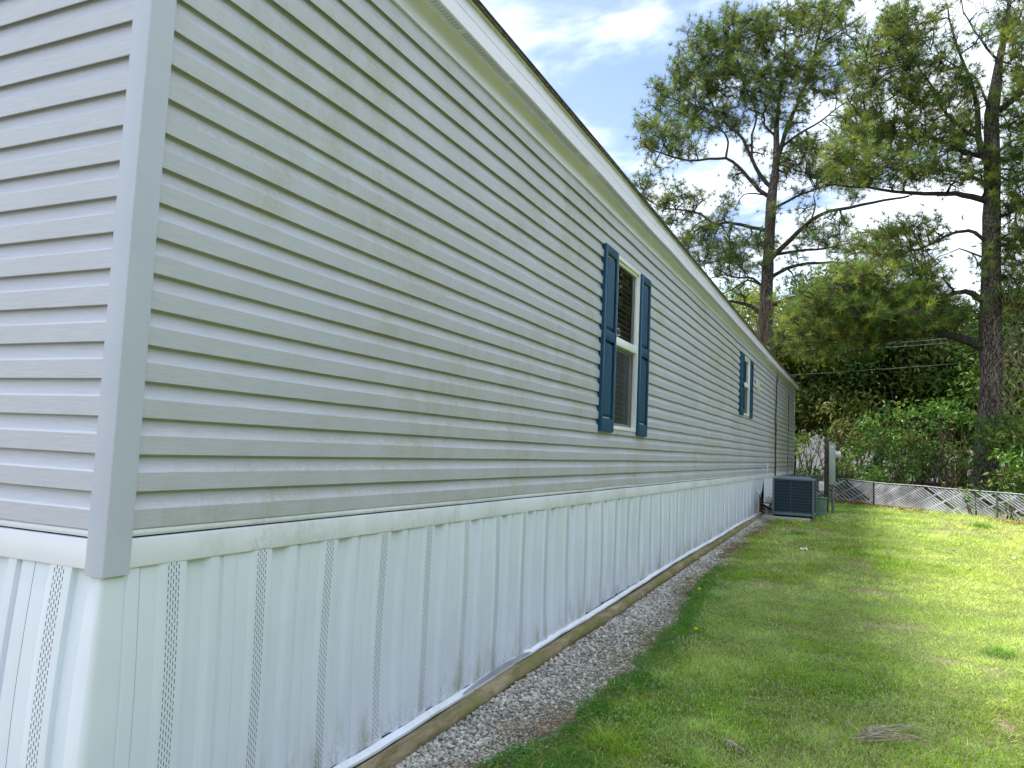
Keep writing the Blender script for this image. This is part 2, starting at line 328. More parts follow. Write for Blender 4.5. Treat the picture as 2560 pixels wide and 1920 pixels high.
# ------------------------------------------------------------------ mobile home
home = empty('mobile_home', (0, 0, -1.1), 'long grey vinyl sided mobile home with navy shutters and white skirting', 'house')
H = .1143; LEN = 23.25; WID = 4.9
COURSE = [(.0215, .0004), (.0228, .0018), (.0245, .0590), (.0236, .0606), (.0196, .0650), (.0154, .0700), (.0116, .0765), (.0084, .0850), (.0062, .0950), (.0050, .1060), (.0046, H)]
def prof(ncourse, top=True):
    p = [(.0040, .0520), (.0192, .0510), (.0200, .0000), (.0215, .0004)] + COURSE[1:]
    for c in range(1, ncourse): p += [(.0044, c*H+.0500), (.0192, c*H+.0490), (.0200, c*H), (.0215, c*H+.0004)] + [(o, c*H+z) for o, z in COURSE[1:]]
    if top: p += [(.0042, ncourse*H+.056)]
    return p
def clip_prof(p, z0, z1):
    """keep the stretch of an (out, z) profile whose z lies between z0 and z1"""
    r = []
    for (a, b) in zip(p, p[1:]):
        pts = [a, b]; za, zb = a[1], b[1]
        if max(za, zb) < z0 or min(za, zb) > z1: continue
        def cut(q, o_):
            zz = min(max(q[1], z0), z1)
            if zz == q[1] or abs(o_[1]-q[1]) < 1e-9: return q
            t_ = (zz-q[1])/(o_[1]-q[1]); return (q[0]+(o_[0]-q[0])*t_, zz)
        a2, b2 = cut(a, b), cut(b, a)
        if not r or r[-1] != a2: r.append(a2)
        r.append(b2)
    return r
def wave(u, z):
    A = np.interp(u, [0, 2, 6, 10, 18, 23], [.2, .5, 1.1, 2.2, 2.6, 2.0])*.001
    dz = A*(np.sin(u*5.1+np.sin(u*1.7+z))+.8*np.sin(u*2.3+1.+z*.8)+.5*np.sin(u*9.7+z*3))
    do = A*(np.sin(u*4.3+2+z*.9)+.7*np.sin(u*7.9+z*2.1)+.4*np.sin(z*4+u*1.1))
    return do, dz
def siding_piece(u0, u1, zb, p, side, over, rowseed):
    n = max(2, int((u1-u0)/.14)+1); u = np.linspace(u0, u1, n); P = np.array(p); P[:, 0] -= .0020
    U, O = np.meshgrid(u, P[:, 0]); _, Z = np.meshgrid(u, P[:, 1]); Z = Z+zb
    O = O + over*(1-(U-u0)/max(.1, u1-u0))
    if side == 'long': do, dz = wave(U, Z); O = O+do*.9+.001*np.sin(U*3.3+rowseed*2.); V = np.stack([O, U, Z+dz], -1)
    else: V = np.stack([-U, -O-.0004*np.sin(U*3+rowseed), Z], -1)
    k = len(P); a = (np.arange(k-1)[:, None]*n+np.arange(n-1)[None, :]).ravel(); F = np.stack([a, a+1, a+n+1, a+n], -1)
    if side != 'long': F = F[:, ::-1]
    me = mesh_np('siding_panel', V.reshape(-1, 3), F, G_LONG if side == 'long' else G_FRONT, True, 28)
    return link('siding_panel', me, home)
ROWS = [(0, 1, 2.1), (1, 2, .56), (3, 2, 1.62), (5, 2, 2.92), (7, 2, .98), (9, 2, 2.3), (11, 2, .648), (13, 2, 1.324), (15, 2, 2.0), (17, 2, .565), (19, 2, 2.905)]
WIN = [(4.915, 5.665, .503, 2.060, 1.258, 1.331), (12.665, 13.44, 1.075, 2.135, 1.60, 1.672)]
for ri, (c0, nc, off) in enumerate(ROWS):
    zb = c0*H; zt = zb+nc*H; u = .05; ends = [off+k*3.62 for k in range(8) if off+k*3.62 < LEN-.4]+[LEN-.02]
    for k, e in enumerate(ends):
        a, b = u, e+.025; u = e; pieces = [(a, b, None)]
        for (w0, w1, z0, z1, _, _) in WIN:
            if z1 <= zb or z0 >= zt: continue
            nxt = []
            for (p0, p1, lim) in pieces:
                if lim is not None or p1 <= w0 or p0 >= w1: nxt.append((p0, p1, lim)); continue
                if p0 < w0: nxt.append((p0, w0+.01, None))
                if p1 > w1: nxt.append((w1-.01, p1, None))
                m0, m1 = max(p0, w0+.01), min(p1, w1-.01)
                if z0 > zb+.02: nxt.append((m0, m1, (0, z0-zb+.01)))
                if z1 < zt-.02: nxt.append((m0, m1, (z1-zb-.01, 9)))
            pieces = nxt
        for j, (p0, p1, lim) in enumerate(pieces):
            pf = prof(nc)
            if lim: pf = clip_prof(pf, lim[0], lim[1])
            if len(pf) > 1 and p1-p0 > .03: siding_piece(p0, p1, zb, pf, 'long', .0008 if (k > 0 and j == 0) else 0, ri)
    for a, b in ((.05, 3.4+.1*(ri % 3)), (3.4+.1*(ri % 3), WID-.05)): siding_piece(a, b+.02, zb, prof(nc), 'front', .002, ri)
for k in range(7):      # gable above the front wall, each course shorter than the one below
    xs_ = max(.05, (2.4+H*(k+1)-2.675)/.26-.148)
    if WID-2*xs_ > .2: siding_piece(xs_, WID-xs_, (21+k)*H, prof(1), 'front', 0, k)
# core walls (with real openings), floor, ceiling, far wall: the home is a closed dark room behind the blinds
c = MB(); XW = -.004
def wallx(y0, y1, z0, z1): c.box((XW-.09, y0, z0), (XW, y1, z1))
ys = [0.1, WIN[0][0], WIN[0][1], WIN[1][0], WIN[1][1], LEN-.1]
wallx(ys[0], ys[1], -.02, 2.42); wallx(ys[2], ys[3], -.02, 2.42); wallx(ys[4], ys[5], -.02, 2.42)
for i, wn in enumerate(WIN): wallx(wn[0], wn[1], -.02, wn[2]); wallx(wn[0], wn[1], wn[3], 2.42)
c.box((-WID+.01, .004, -.02), (XW-.0, .1, 2.42)); c.box((-WID+.01, LEN-.1, -.02), (XW, LEN-.004, 2.42)); c.box((-WID+.01, .1, -.02), (-WID+.1, LEN-.1, 2.42))
c.build('wall', ROOM, home)
c = MB(); c.box((-WID+.1, .1, -.02), (XW-.09, LEN-.1, .02)); c.build('floor', ROOM, home)
c = MB(); c.box((-WID+.02, .02, 2.424), (XW-.01, LEN-.02, 2.46)); c.build('ceiling', ROOM, home)
# far end siding seen as one plain sheet edge
# corner posts
def corner_post(x, y, sy, z0, z1, wy=.064, wx=.05):
    po = .028; m = MB(); b = .004
    pl = [(0., wy*sy), (po, wy*sy), (po, (-po+b)*sy), (po-b*.3, (-po+b*.3)*sy), (po-b, -po*sy), (-wx, -po*sy), (-wx, 0), (-wx+.003, 0), (-wx+.003, (-po+.003)*sy), (po-.003-b, (-po+.003)*sy), (po-.003, (-po+.003+b)*sy), (po-.003, (wy-.003)*sy), (0., (wy-.003)*sy)]
    n = len(pl); zs = np.linspace(z0, z1, 14); V = []; F = []
    for zz in zs:
        for (px_, py_) in pl: V.append((x+px_+.0008*math.sin(zz*5), y+py_+.0006*math.sin(zz*4+1), zz))
    for i in range(len(zs)-1):
        for k in range(n): F.append((i*n+k, i*n+(k+1) % n, (i+1)*n+(k+1) % n, (i+1)*n+k))
    F += [tuple(range(n))]; m.add(V, F); return m.build('corner_post', POST, home, smooth=True, sharp=50)
corner_post(0, 0, 1, -.134, 2.515); corner_post(0, LEN, -1, -.02, 2.43)
# white starter strip and skirt cap band, in lengths
def strip_run(name, joints, poly, mat, side):
    for a, b in zip(joints, joints[1:]):
        n = max(2, int((b-a)/.25)); us = np.linspace(a, b-.0015, n); V = []; F = []; k = len(poly)
        for u_ in us:
            for (o, z) in poly:
                do, dz = wave(np.array(u_), np.array(0.)); o2 = o+float(do)*.5
                V.append((o2, u_, z+float(dz)) if side == 'long' else (-u_, -o, z))
        for i in range(len(us)-1):
            for j in range(k): F.append((i*k+j, i*k+(j+1) % k, (i+1)*k+(j+1) % k, (i+1)*k+j))
        F += [tuple(range(k)), tuple((len(us)-1)*k+j for j in range(k))]
        m = MB(); m.add(V, F); m.build(name, mat, home, smooth=True, sharp=35)
STRIP = [(.0, .004), (.012, .003), (.0165, -.002), (.0185, -.010), (.0175, -.018), (.014, -.0225), (0, -.0235)]
BAND = [(.0, -.0285), (.0135, -.0290), (.0185, -.0315), (.0195, -.036), (.0192, -.112), (.0178, -.1175), (.0125, -.1185), (.0120, -.112), (0, -.110)]
strip_run('starter_strip', [.066, .644, 4.3, 7.95, 11.6, 15.3, 19, LEN-.02], STRIP, W_TRIM_D, 'long')
strip_run('skirt_cap', [.066, 1.309, 2.133, 5.1, 8.71, 12.35, 16, 19.6, LEN-.02], BAND, W_TRIM_D, 'long')
strip_run('starter_strip', [.052, 3.7, WID-.05], STRIP, W_TRIM, 'front'); strip_run('skirt_cap', [.052, 3.7, WID-.05], BAND, W_TRIM, 'front')

# skirting: one object per panel, each with its vent slots as a sub-part
PROF = [(-.1238, .0065), (-.1225, .0105), (-.064, .0105), (-.060, .0100), (-.040, .0165), (-.0265, .0172), (.0265, .0172), (.052, .0165), (.0545, .0160), (.0575, -.0035), (.060, -.0045), (.137, -.0040), (.160, .0150), (.1965, .0155), (.1995, .0150), (.2025, -.0010), (.2235, .0080), (.2238, .0112), (.281, .0115), (.284, .0110)]
PROFN = [p for p in PROF]
def lean(u, t, side):
    """how the loose sheet bellies out and drifts sideways towards the ground (t: 0 top .. 1 bottom)"""
    if side == 'long':
        do = .007*t*np.sin(u*1.9+.6)+.007*np.sin(np.pi*t)*np.sin(u*2.7+1.2)+.002*np.sin(u*9+t*5)*t + .010*t
        du = .007*np.sin(np.pi*t)*np.sin(u*3.1+.4)+.005*t*np.sin(u*5.3)
    else: do = .03*t+.012*np.sin(np.pi*t); du = .012*np.sin(np.pi*t*.9)
    return do, du
XO = -.0015
def skirt_grid(P, zt, zbf, side, rows=16, hid=0., mat=None, name='skirt_panel'):
    P = np.array(P); t = np.linspace(0, 1, rows); U, T = np.meshgrid(P[:, 0], t); O = np.repeat(P[None, :, 1], rows, 0)+XO
    do, du = lean(U, T, side); Z = zt+(zbf(U)-zt)*T; O = O*(1-.25*T)+do+hid*T; U2 = U+du
    V = np.stack([O, U2, Z], -1) if side == 'long' else np.stack([-U2, -O, Z], -1)
    n = len(P); a = (np.arange(rows-1)[:, None]*n+np.arange(n-1)[None, :]).ravel(); F = np.stack([a, a+n, a+n+1, a+1], -1)
    if side != 'long': F = F[:, ::-1]
    return link(name, mesh_np(name, V.reshape(-1, 3), F, mat or SKIRT, True, 22), home)
def slots(c0, zt, zbf, side, parent):
    V = []; F = []; hl = .0070; hw = .0012
    for ci in range(5):
        uo = (ci-2)*.0105; z = zt-.006-(ci % 2)*.0115
        while z > zbf(c0)+.02:
            t = (zt-z)/(zt-zbf(c0)); u = c0+uo; do, du = lean(np.array(u), np.array(t), side); o = .0172*(1-.25*t)+XO+float(do)+.0006+.0001; uu = u+float(du); b = len(V)
            do2, du2 = lean(np.array(u), np.array(t+.008), side); sk = float(du2-du); sko = float(do2-do)
            for (a, z_, s_) in ((-hw, hl, -1), (hw, hl, -1), (hw, -hl, 1), (-hw, -hl, 1)):
                V.append((o+sko*s_*.8, uu+a+sk*s_*.8, z+z_) if side == 'long' else (-(uu+a+sk*s_*.8), -o-sko*s_*.8, z+z_))
            F.append((b, b+1, b+2, b+3)); z -= .023
    o = link('vent_slots', mesh_np('vent_slots', V, F, DARK), parent); o['kind'] = 'stuff'; return o
zbl = lambda u: zr(u)+.006
k = 0; ZT = -.105
while True:
    c0 = .2418+.4078*k
    if c0 > LEN-.2: break
    P = [(c0+u, o) for u, o in PROF if c0+u < LEN-.01]
    hid = -.10 if 15.2 < c0 < 15.75 else 0
    p = skirt_grid(P, ZT, zbl, 'long', hid=hid); 
    if k < 44: slots(c0, ZT, zbl, 'long', p)
    k += 1
zbf0 = lambda u: np.asarray(u, float)*0-1.118
for k in range(12):
    c0 = .176+.4078*k; P = [(c0-u, o) for u, o in PROF[::-1] if c0-u >= .06 and c0-u < WID]
    if k == 0: P = [(.0555, -.0042)]+P
    if len(P) > 1:
        p = skirt_grid(P, ZT, zbf0, 'front')
        if k < 4: slots(c0, ZT, zbf0, 'front', p)
# rounded corner sheet
rows = 16; V = []; pathc = [(.118, 'l', .0075), (.113, 'l', .0130), (.070, 'l', .0140), (.064, 'l', .0085), (.058, 'l', .0140), (.050, 'l', .0145)]
for i in range(rows):
    t = i/(rows-1); z = ZT+(-1.115-ZT)*t; ring = []
    for u, _, o in pathc:
        do, du = lean(np.array(u), np.array(t), 'long'); ring.append((o+XO+float(do), u+float(du)))
    d1, _ = lean(np.array(.04), np.array(t), 'long'); d2, _ = lean(np.array(.04), np.array(t), 'front'); ox = .0145+XO+float(d1); oy = .0165+XO+float(d2); rr = .014+.018*t
    for a in np.linspace(0, math.pi/2, 7): ring.append((ox-rr+rr*math.cos(a), -oy+rr-rr*math.sin(a)))
    for u, o in ((.050, .0075), (.056, -.0042)):
        do, du = lean(np.array(u), np.array(t), 'front'); ring.append((-(u+float(du)), -(o+XO+float(do))))
    ring = sorted(ring[:6], key=lambda q: -q[1])+ring[6:]; V += [(a, b, z) for a, b in ring]
n = len(V)//rows; a = (np.arange(rows-1)[:, None]*n+np.arange(n-1)[None, :]).ravel()
link('corner_skirt_panel', mesh_np('corner_skirt_panel', V, np.stack([a, a+n, a+n+1, a+1], -1), SKIRT, True, 22), home)
# dark space behind the skirt: piers are not visible; a backing sheet closes it
c = MB(); c.box((-.34, .3, -1.3), (-.33, LEN-.3, -.03)); c.box((-WID+.3, .3, -1.3), (-.34, .31, -.03)); c.box((-WID+.1, .01, -1.3), (-WID+.11, LEN, -.03)); c.box((-WID+.1, LEN-.02, -1.3), (-.0, LEN-.01, -.03)); c.build('underfloor_screen', DARK, home)
# white bottom rail along the foot of the skirt
def rail_x(u): return .030+.014*np.sin(u*1.3+.8)*.6+.012*np.exp(-((u-4.6)/.5)**2)
def bottom_rail(a, b):
    us = np.linspace(a, b, max(3, int((b-a)/.12))); pl = [(-.012, .010), (-.004, .012), (.018, -.001), (.022, -.004), (.022, -.017), (.015, -.020), (-.012, -.020)]; V = []; F = []; k = len(pl)
    for u in us:
        x = rail_x(u); z = float(zr(u)); wv = .002*math.sin(u*7)+.002*math.sin(u*17)
        V += [(x+p, u, z+q+wv) for p, q in pl]
    for i in range(len(us)-1): F += [(i*k+j, i*k+(j+1) % k, (i+1)*k+(j+1) % k, (i+1)*k+j) for j in range(k)]
    F += [tuple(range(k)), tuple((len(us)-1)*k+j for j in range(k))]; m = MB(); m.add(V, F); return m.build('bottom_rail', W_TRIM_D, home, smooth=True, sharp=35)
for a, b in ((-.06, 1.05), (1.052, 3.4), (3.402, 6.4), (6.402, 9.8), (9.802, 13), (13.002, 15.2), (16.2, 19), (19.002, LEN)): bottom_rail(a, b)
# torn strip lying on the rail
m = MB(); us = np.linspace(2.28, 3.22, 12)
for i, u in enumerate(us[:-1]):
    f0 = math.sin(math.pi*(i/11))**.6; f1 = math.sin(math.pi*((i+1)/11))**.6 if i < 10 else 0
    u1 = us[i+1]; z0 = float(zr(u)); z1 = float(zr(u1))
    m.add([(.048, u, z0+.002), (.048, u1, z1+.002), (.036, u1, z1+.002+.026*f1), (.036, u, z0+.002+.026*f0)], [(0, 1, 2, 3)])
m.build('torn_skirt_strip', GREYB, home)['label'] = 'bent grey strip at the foot of the skirting'

# eave: frieze, soffit, fascia, roof deck
def sag(y): return -.075*np.clip((y-4)/13., 0, 1)
def run(name, poly, mat, a, b, step=.4, shrink=0, joints=None):
    us = np.linspace(a, b, max(2, int((b-a)/step))); V = []; F = []; k = len(poly)
    for u in us:
        s_ = float(sag(u)); wz = .002*math.sin(u*2.1)+.0015*math.sin(u*5)
        for o, z in poly: V.append((o+.002*math.sin(u*3.1), u, z+s_*(1 if z > 2.45 else .3)+(wz if z > 2.45 else 0)-shrink*max(0, z-2.52)*np.clip((u-4)/13, 0, 1)))
    for i in range(len(us)-1): F += [(i*k+j, i*k+(j+1) % k, (i+1)*k+(j+1) % k, (i+1)*k+j) for j in range(k)]
    F += [tuple(range(k)), tuple((len(us)-1)*k+j for j in range(k))]; m = MB(); m.add(V, F); return m.build(name, mat, home, smooth=True, sharp=30)
for a, b in zip([.066, 4.1, 7.8, 11.4, 15, 19.2], [4.098, 7.798, 11.398, 14.998, 19.198, LEN]):
    run('frieze_board', [(.0, 2.392), (.020, 2.390), (.021, 2.398), (.012, 2.402), (.012, 2.498), (.014, 2.503), (.0, 2.506)], FASC, a, b)
for a, b in zip(np.arange(0, LEN, .61), list(np.arange(.61, LEN, .61))+[LEN]):
    s_ = run('soffit_panel', [(.005, 2.517), (.012, 2.503), (.018, 2.509), (.030, 2.513), (.034, 2.507), (.060, 2.507), (.062, 2.510), (.064, 2.507), (.112, 2.507), (.112, 2.520), (.005, 2.520)], SOFF, a, b-.001, .3)
    if a < 15:
        V = []; F = []
        for xr in (.070, .079, .088, .097):
            for q in np.arange(a+.02, b-.02, .0285):
                for d in (0, .0095):
                    z = 2.5050+float(sag(q))+.002*math.sin(q*2.1)+.0015*math.sin(q*5); bb = len(V); dx = .002*math.sin(q*3.1)
                    V += [(xr+dx, q+d, z), (xr+.0062+dx, q+d, z), (xr+.0062+dx, q+d+.0034, z), (xr+dx, q+d+.0034, z)]; F.append((bb, bb+1, bb+2, bb+3))
        o = link('vent_slots', mesh_np('vent_slots', V, F, DARK), s_); o['kind'] = 'stuff'
for a, b in zip([-.12, 3.2, 6.9, 10.5, 14.2, 15.9, 17.4, 19.5, 21.6], [3.199, 6.899, 10.499, 14.199, 15.899, 17.399, 19.499, 21.599, LEN+.06]):
    run('fascia', [(.112, 2.502), (.119, 2.499), (.124, 2.503), (.124, 2.582), (.1215, 2.584), (.1215, 2.588), (.124, 2.590), (.1245, 2.668), (.131, 2.675), (.133, 2.688), (.112, 2.690)], FASC, a, b, shrink=.25)
m = MB(); RZ = 2.70; slope = .26; XR = -WID/2
V = []; F = []; us = np.linspace(-.16, LEN+.1, 60)
for u in us:
    s_ = float(sag(u))-.045*float(np.clip((u-4)/13, 0, 1)); V += [(.148, u, RZ-.004+s_), (.148, u, RZ+.004+s_), (XR, u, RZ+(.148-XR)*slope), (-WID-.148, u, RZ+.008), (-WID-.148, u, RZ-.004), (XR, u, RZ-.02+(.148-XR)*slope)]
for i in range(59): F += [(i*6+j, i*6+(j+1) % 6, i*6+6+(j+1) % 6, i*6+6+j) for j in range(6)]
F += [tuple(range(6)), tuple(59*6+j for j in range(6))]; m.add(V, F); m.build('roof_deck', SHINGLE, home)
# shingle tabs along the visible edge
q = -.16; r2 = random.Random(3)
tabme = None
while q < LEN:
    wd = .30; s_ = float(sag(q))-.045*float(np.clip((q-4)/13, 0, 1)); m = MB(); j = r2.uniform(-.003, .004)
    if tabme is None:
        m.box((-.25, 0, 0), (.157, wd-.006, .006)); o = m.build('shingle', SHINGLE, home); tabme = o.data; base = Vector(o.location)
    else: o = bpy.data.objects.new('shingle', tabme); col.objects.link(o); o.parent = home
    o.rotation_euler = (0, math.atan(slope)*1.0, 0); o.location = base+Vector((j, q, RZ+.007+s_+.002*r2.random())); q += wd
m = MB(); m.add([(-WID-.1, -.001, 2.39), (.10, -.001, 2.39), (.10, -.001, 2.66), (XR, -.001, RZ+(-XR)*slope), (-WID-.1, -.001, 2.66)], [(0, 1, 2, 3, 4)]); m.build('gable', G_FRONT, home)
for sx in (0, 1):
    f_ = lambda x: x if sx == 0 else -WID-x
    m = MB(); m.add([(f_(.135), -.125, 2.50), (f_(.135), -.125, 2.69), (XR, -.125, RZ-.012+(.135-XR)*slope), (XR, -.125, RZ-.202+(.135-XR)*slope), (f_(.135), -.150, 2.50), (f_(.135), -.150, 2.69), (XR, -.150, RZ-.012+(.135-XR)*slope), (XR, -.150, RZ-.202+(.135-XR)*slope)], [(0, 1, 2, 3), (7, 6, 5, 4), (0, 3, 7, 4), (1, 5, 6, 2), (0, 4, 5, 1), (2, 6, 7, 3)]); m.build('rake_board', FASC, home)
    m = MB(); m.add([(f_(.125), -.126, 2.512), (f_(.125), -.028, 2.512), (XR, -.028, RZ-.195+(.135-XR)*slope), (XR, -.126, RZ-.195+(.135-XR)*slope)], [(0, 1, 2, 3)]); m.build('rake_soffit', SOFF, home)
m = MB(); m.prism([(-WID-.0, 2.47), (.10, 2.47), (.10, 2.66), (XR, 3.30), (-WID-.1, 2.66), (-WID-.1, 2.47)], 'y', LEN-.02, LEN+.05); m.build('rear_gable', FASC, home)
m = MB(); m.box((-WID, LEN-.003, -.02), (.0, LEN+.004, 2.47)); m.build('rear_wall', G_LONG, home)

# windows and shutters
GLASS = bpy.data.materials.new('window_glass'); GLASS.use_nodes = True; g = GLASS.node_tree; g.nodes.clear()
go = g.nodes.new('ShaderNodeOutputMaterial'); gm = g.nodes.new('ShaderNodeMixShader'); gt = g.nodes.new('ShaderNodeBsdfTransparent'); gg = g.nodes.new('ShaderNodeBsdfGlossy'); gf = g.nodes.new('ShaderNodeFresnel')
gf.inputs[0].default_value = 2.1; gg.inputs['Roughness'].default_value = .01; gt.inputs[0].default_value = (.78, .88, .82, 1)
g.links.new(gf.outputs[0], gm.inputs[0]); g.links.new(gt.outputs[0], gm.inputs[1]); g.links.new(gg.outputs[0], gm.inputs[2]); g.links.new(gm.outputs[0], go.inputs[0])
SCREEN = bpy.data.materials.new('insect_screen'); SCREEN.use_nodes = True; g = SCREEN.node_tree; b_ = g.nodes['Principled BSDF']; b_.inputs['Base Color'].default_value = (.03, .035, .04, 1); b_.inputs['Roughness'].default_value = .7
gt = g.nodes.new('ShaderNodeBsdfTransparent'); gm = g.nodes.new('ShaderNodeMixShader'); gm.inputs[0].default_value = .55; g.links.new(gt.outputs[0], gm.inputs[1]); g.links.new(b_.outputs[0], gm.inputs[2]); g.links.new(gm.outputs[0], g.nodes['Material Output'].inputs[0])
def frame_box(mb, y0, y1, z0, z1, x0, x1, t):
    mb.box((x0, y0, z0), (x1, y0+t, z1)); mb.box((x0, y1-t, z0), (x1, y1, z1)); mb.box((x0, y0+t, z1-t), (x1, y1-t, z1)); mb.box((x0, y0+t, z0), (x1, y1-t, z0+t))
def window(wn, blinds=True):
    y0, y1, z0, z1, m0, m1 = wn
    f = MB(); frame_box(f, y0, y1, z0, z1, -.055, .030, .030); f.box((-.02, y0-.012, z0-.012), (.0185, y0, z1+.012)); f.box((-.02, y1, z0-.012), (.0185, y1+.012, z1+.012)); f.box((-.02, y0, z1), (.0185, y1, z1+.012)); f.box((-.02, y0, z0-.012), (.0185, y1, z0))
    win = f.build('window', FRAME, home, bevel=.002)
    s = MB(); frame_box(s, y0+.031, y1-.031, m0+.012, z1-.031, -.020, .012, .024); s.box((-.02, y0+.056, m0), (.022, y1-.032, m1)); s.build('sash', FRAME, win, bevel=.0015)
    s = MB(); frame_box(s, y0+.031, y1-.031, z0+.031, m0-.001, -.048, -.022, .030); s.build('sash', FRAME, win, bevel=.0015)
    s = MB(); frame_box(s, y0+.034, y1-.034, z0+.034, m0-.004, -.018, -.010, .012); s.build('screen_frame', GREYB, win)
    p = MB(); p.add([(-.004, y0+.054, m1-.002), (-.004, y1-.054, m1-.002), (-.004, y1-.054, z1-.054), (-.004, y0+.054, z1-.054)], [(0, 1, 2, 3)]); p.build('pane', GLASS, win)
    p = MB(); p.add([(-.036, y0+.06, z0+.06), (-.036, y1-.06, z0+.06), (-.036, y1-.06, m0-.03), (-.036, y0+.06, m0-.03)], [(0, 1, 2, 3)]); p.build('pane', GLASS, win)
    p = MB(); p.add([(-.014, y0+.04, z0+.04), (-.014, y1-.04, z0+.04), (-.014, y1-.04, m0-.01), (-.014, y0+.04, m0-.01)], [(0, 1, 2, 3)]); p.build('insect_screen', SCREEN, win)
    if blinds:
        for za, zb_, xo in ((z1-.07, m1+.01, .0), (m0-.02, z0+.06, -.030)):
            z = za; first = None
            while z > zb_:
                if first is None:
                    m = MB(); m.add([(-.046+xo, y0+.034, .014), (-.036+xo, y0+.034, .004), (-.023+xo, y0+.034, -.012), (-.023+xo, y1-.10, -.012), (-.036+xo, y1-.10, .004), (-.046+xo, y1-.10, .014)], [(0, 1, 4, 5), (1, 2, 3, 4)])
                    first = m.build('blind_slat', BLIND, win); b0 = Vector(first.location); first.location = b0+Vector((0, 0, z))
                else:
                    o = bpy.data.objects.new('blind_slat', first.data); col.objects.link(o); o.parent = win; o.location = b0+Vector((0, 0, z))
                z -= .0505
        for yy in (y0+.12, (y0+y1)/2-.05, y1-.26):
            m = MB(); m.tube([(-.021, yy, z1-.05), (-.021, yy, m1)], .0016, 4); m.build('blind_cord', BLIND, win)
    else:
        m = MB(); m.box((-.10, y0+.02, z0+.02), (-.095, y1-.02, z1-.02)); m.build('curtain', simple('green_curtain', (.05, .10, .03), .8, .1, .4, 9), win)
window(WIN[0]); window(WIN[1], False)
def shutter(y0, y1, z0, z1, mid, rot=0):
    xb, xf = .004, .046; t = .050; rails = [(z0, z0+.115), (mid-.045, mid+.045), (z1-.075, z1)]
    m = MB(); m.box((xb, y0, z0), (xf, y0+t, z1)); m.box((xb, y1-t, z0), (xf, y1, z1))
    for a, b in rails: m.box((xb, y0+t, a), (xf, y1-t, b))
    sh = m.build('shutter', NAVY, home, bevel=.003)
    m = MB(); m.box((xb, y0+t, z0+.1), (xf-.026, y1-t, z1-.06)); m.build('backing', NAVY, sh)
    for a, b in ((rails[0][1], rails[1][0]), (rails[1][1], rails[2][0])):   # raised field panel with a sloped margin
        yy0, yy1, a2, b2 = y0+t+.012, y1-t-.012, a+.012, b-.012; g_ = .022; m = MB()
        V = [(xf-.026, yy0, a2), (xf-.026, yy1, a2), (xf-.026, yy1, b2), (xf-.026, yy0, b2), (xf-.008, yy0+g_, a2+g_), (xf-.008, yy1-g_, a2+g_), (xf-.008, yy1-g_, b2-g_), (xf-.008, yy0+g_, b2-g_)]
        m.add(V, [(4, 5, 6, 7), (0, 1, 5, 4), (1, 2, 6, 5), (2, 3, 7, 6), (3, 0, 4, 7)]); m.build('raised_panel', NAVY, sh)
    for yy in (y0+.025, y1-.025):
        for zz in (z0+.28, mid, z1-.28):
            m = MB(); m.tube([(xf-.002, yy, zz), (xf+.003, yy, zz)], .005, 8); m.build('screw', NAVY, sh)
shutter(4.532, 4.892, .470, 2.066, 1.295); shutter(5.678, 6.030, .468, 2.056, 1.295)
shutter(12.24, 12.64, 1.055, 2.150, 1.62); shutter(13.455, 13.80, 1.055, 2.137, 1.62)
# small fittings on the wall
m = MB(); m.box((.018, 14.36, 1.70), (.045, 14.52, 1.86)); m.box((.045, 14.40, 1.74), (.085, 14.48, 1.82)); m.prism([(.045, 1.66), (.11, 1.64), (.11, 1.70), (.045, 1.75)], 'y', 14.40, 14.48); m.build('wall_light', IVORY, home, bevel=.004)
m = MB(); m.box((.016, 16.42, .01), (.034, 16.60, .20)); bo = m.build('outlet_cover', PVC, home, bevel=.004)
for zz in (.06, .15): m = MB(); m.box((.0345, 16.47, zz-.022), (.037, 16.55, zz+.022)); m.build('socket', GREYB, bo)
m = MB(); m.tube([(.055, 14.84, -.80), (.055, 14.84, -.40), (.050, 14.84, -.372), (.02, 14.84, -.368)], .024, 10); pv = m.build('drain_pipe', PVC, home, smooth=True)
m = MB(); m.tube([(.080, 14.80, -.78), (.080, 14.80, -.42)], .013, 8); m.build('rusty_stub', RUST, pv)

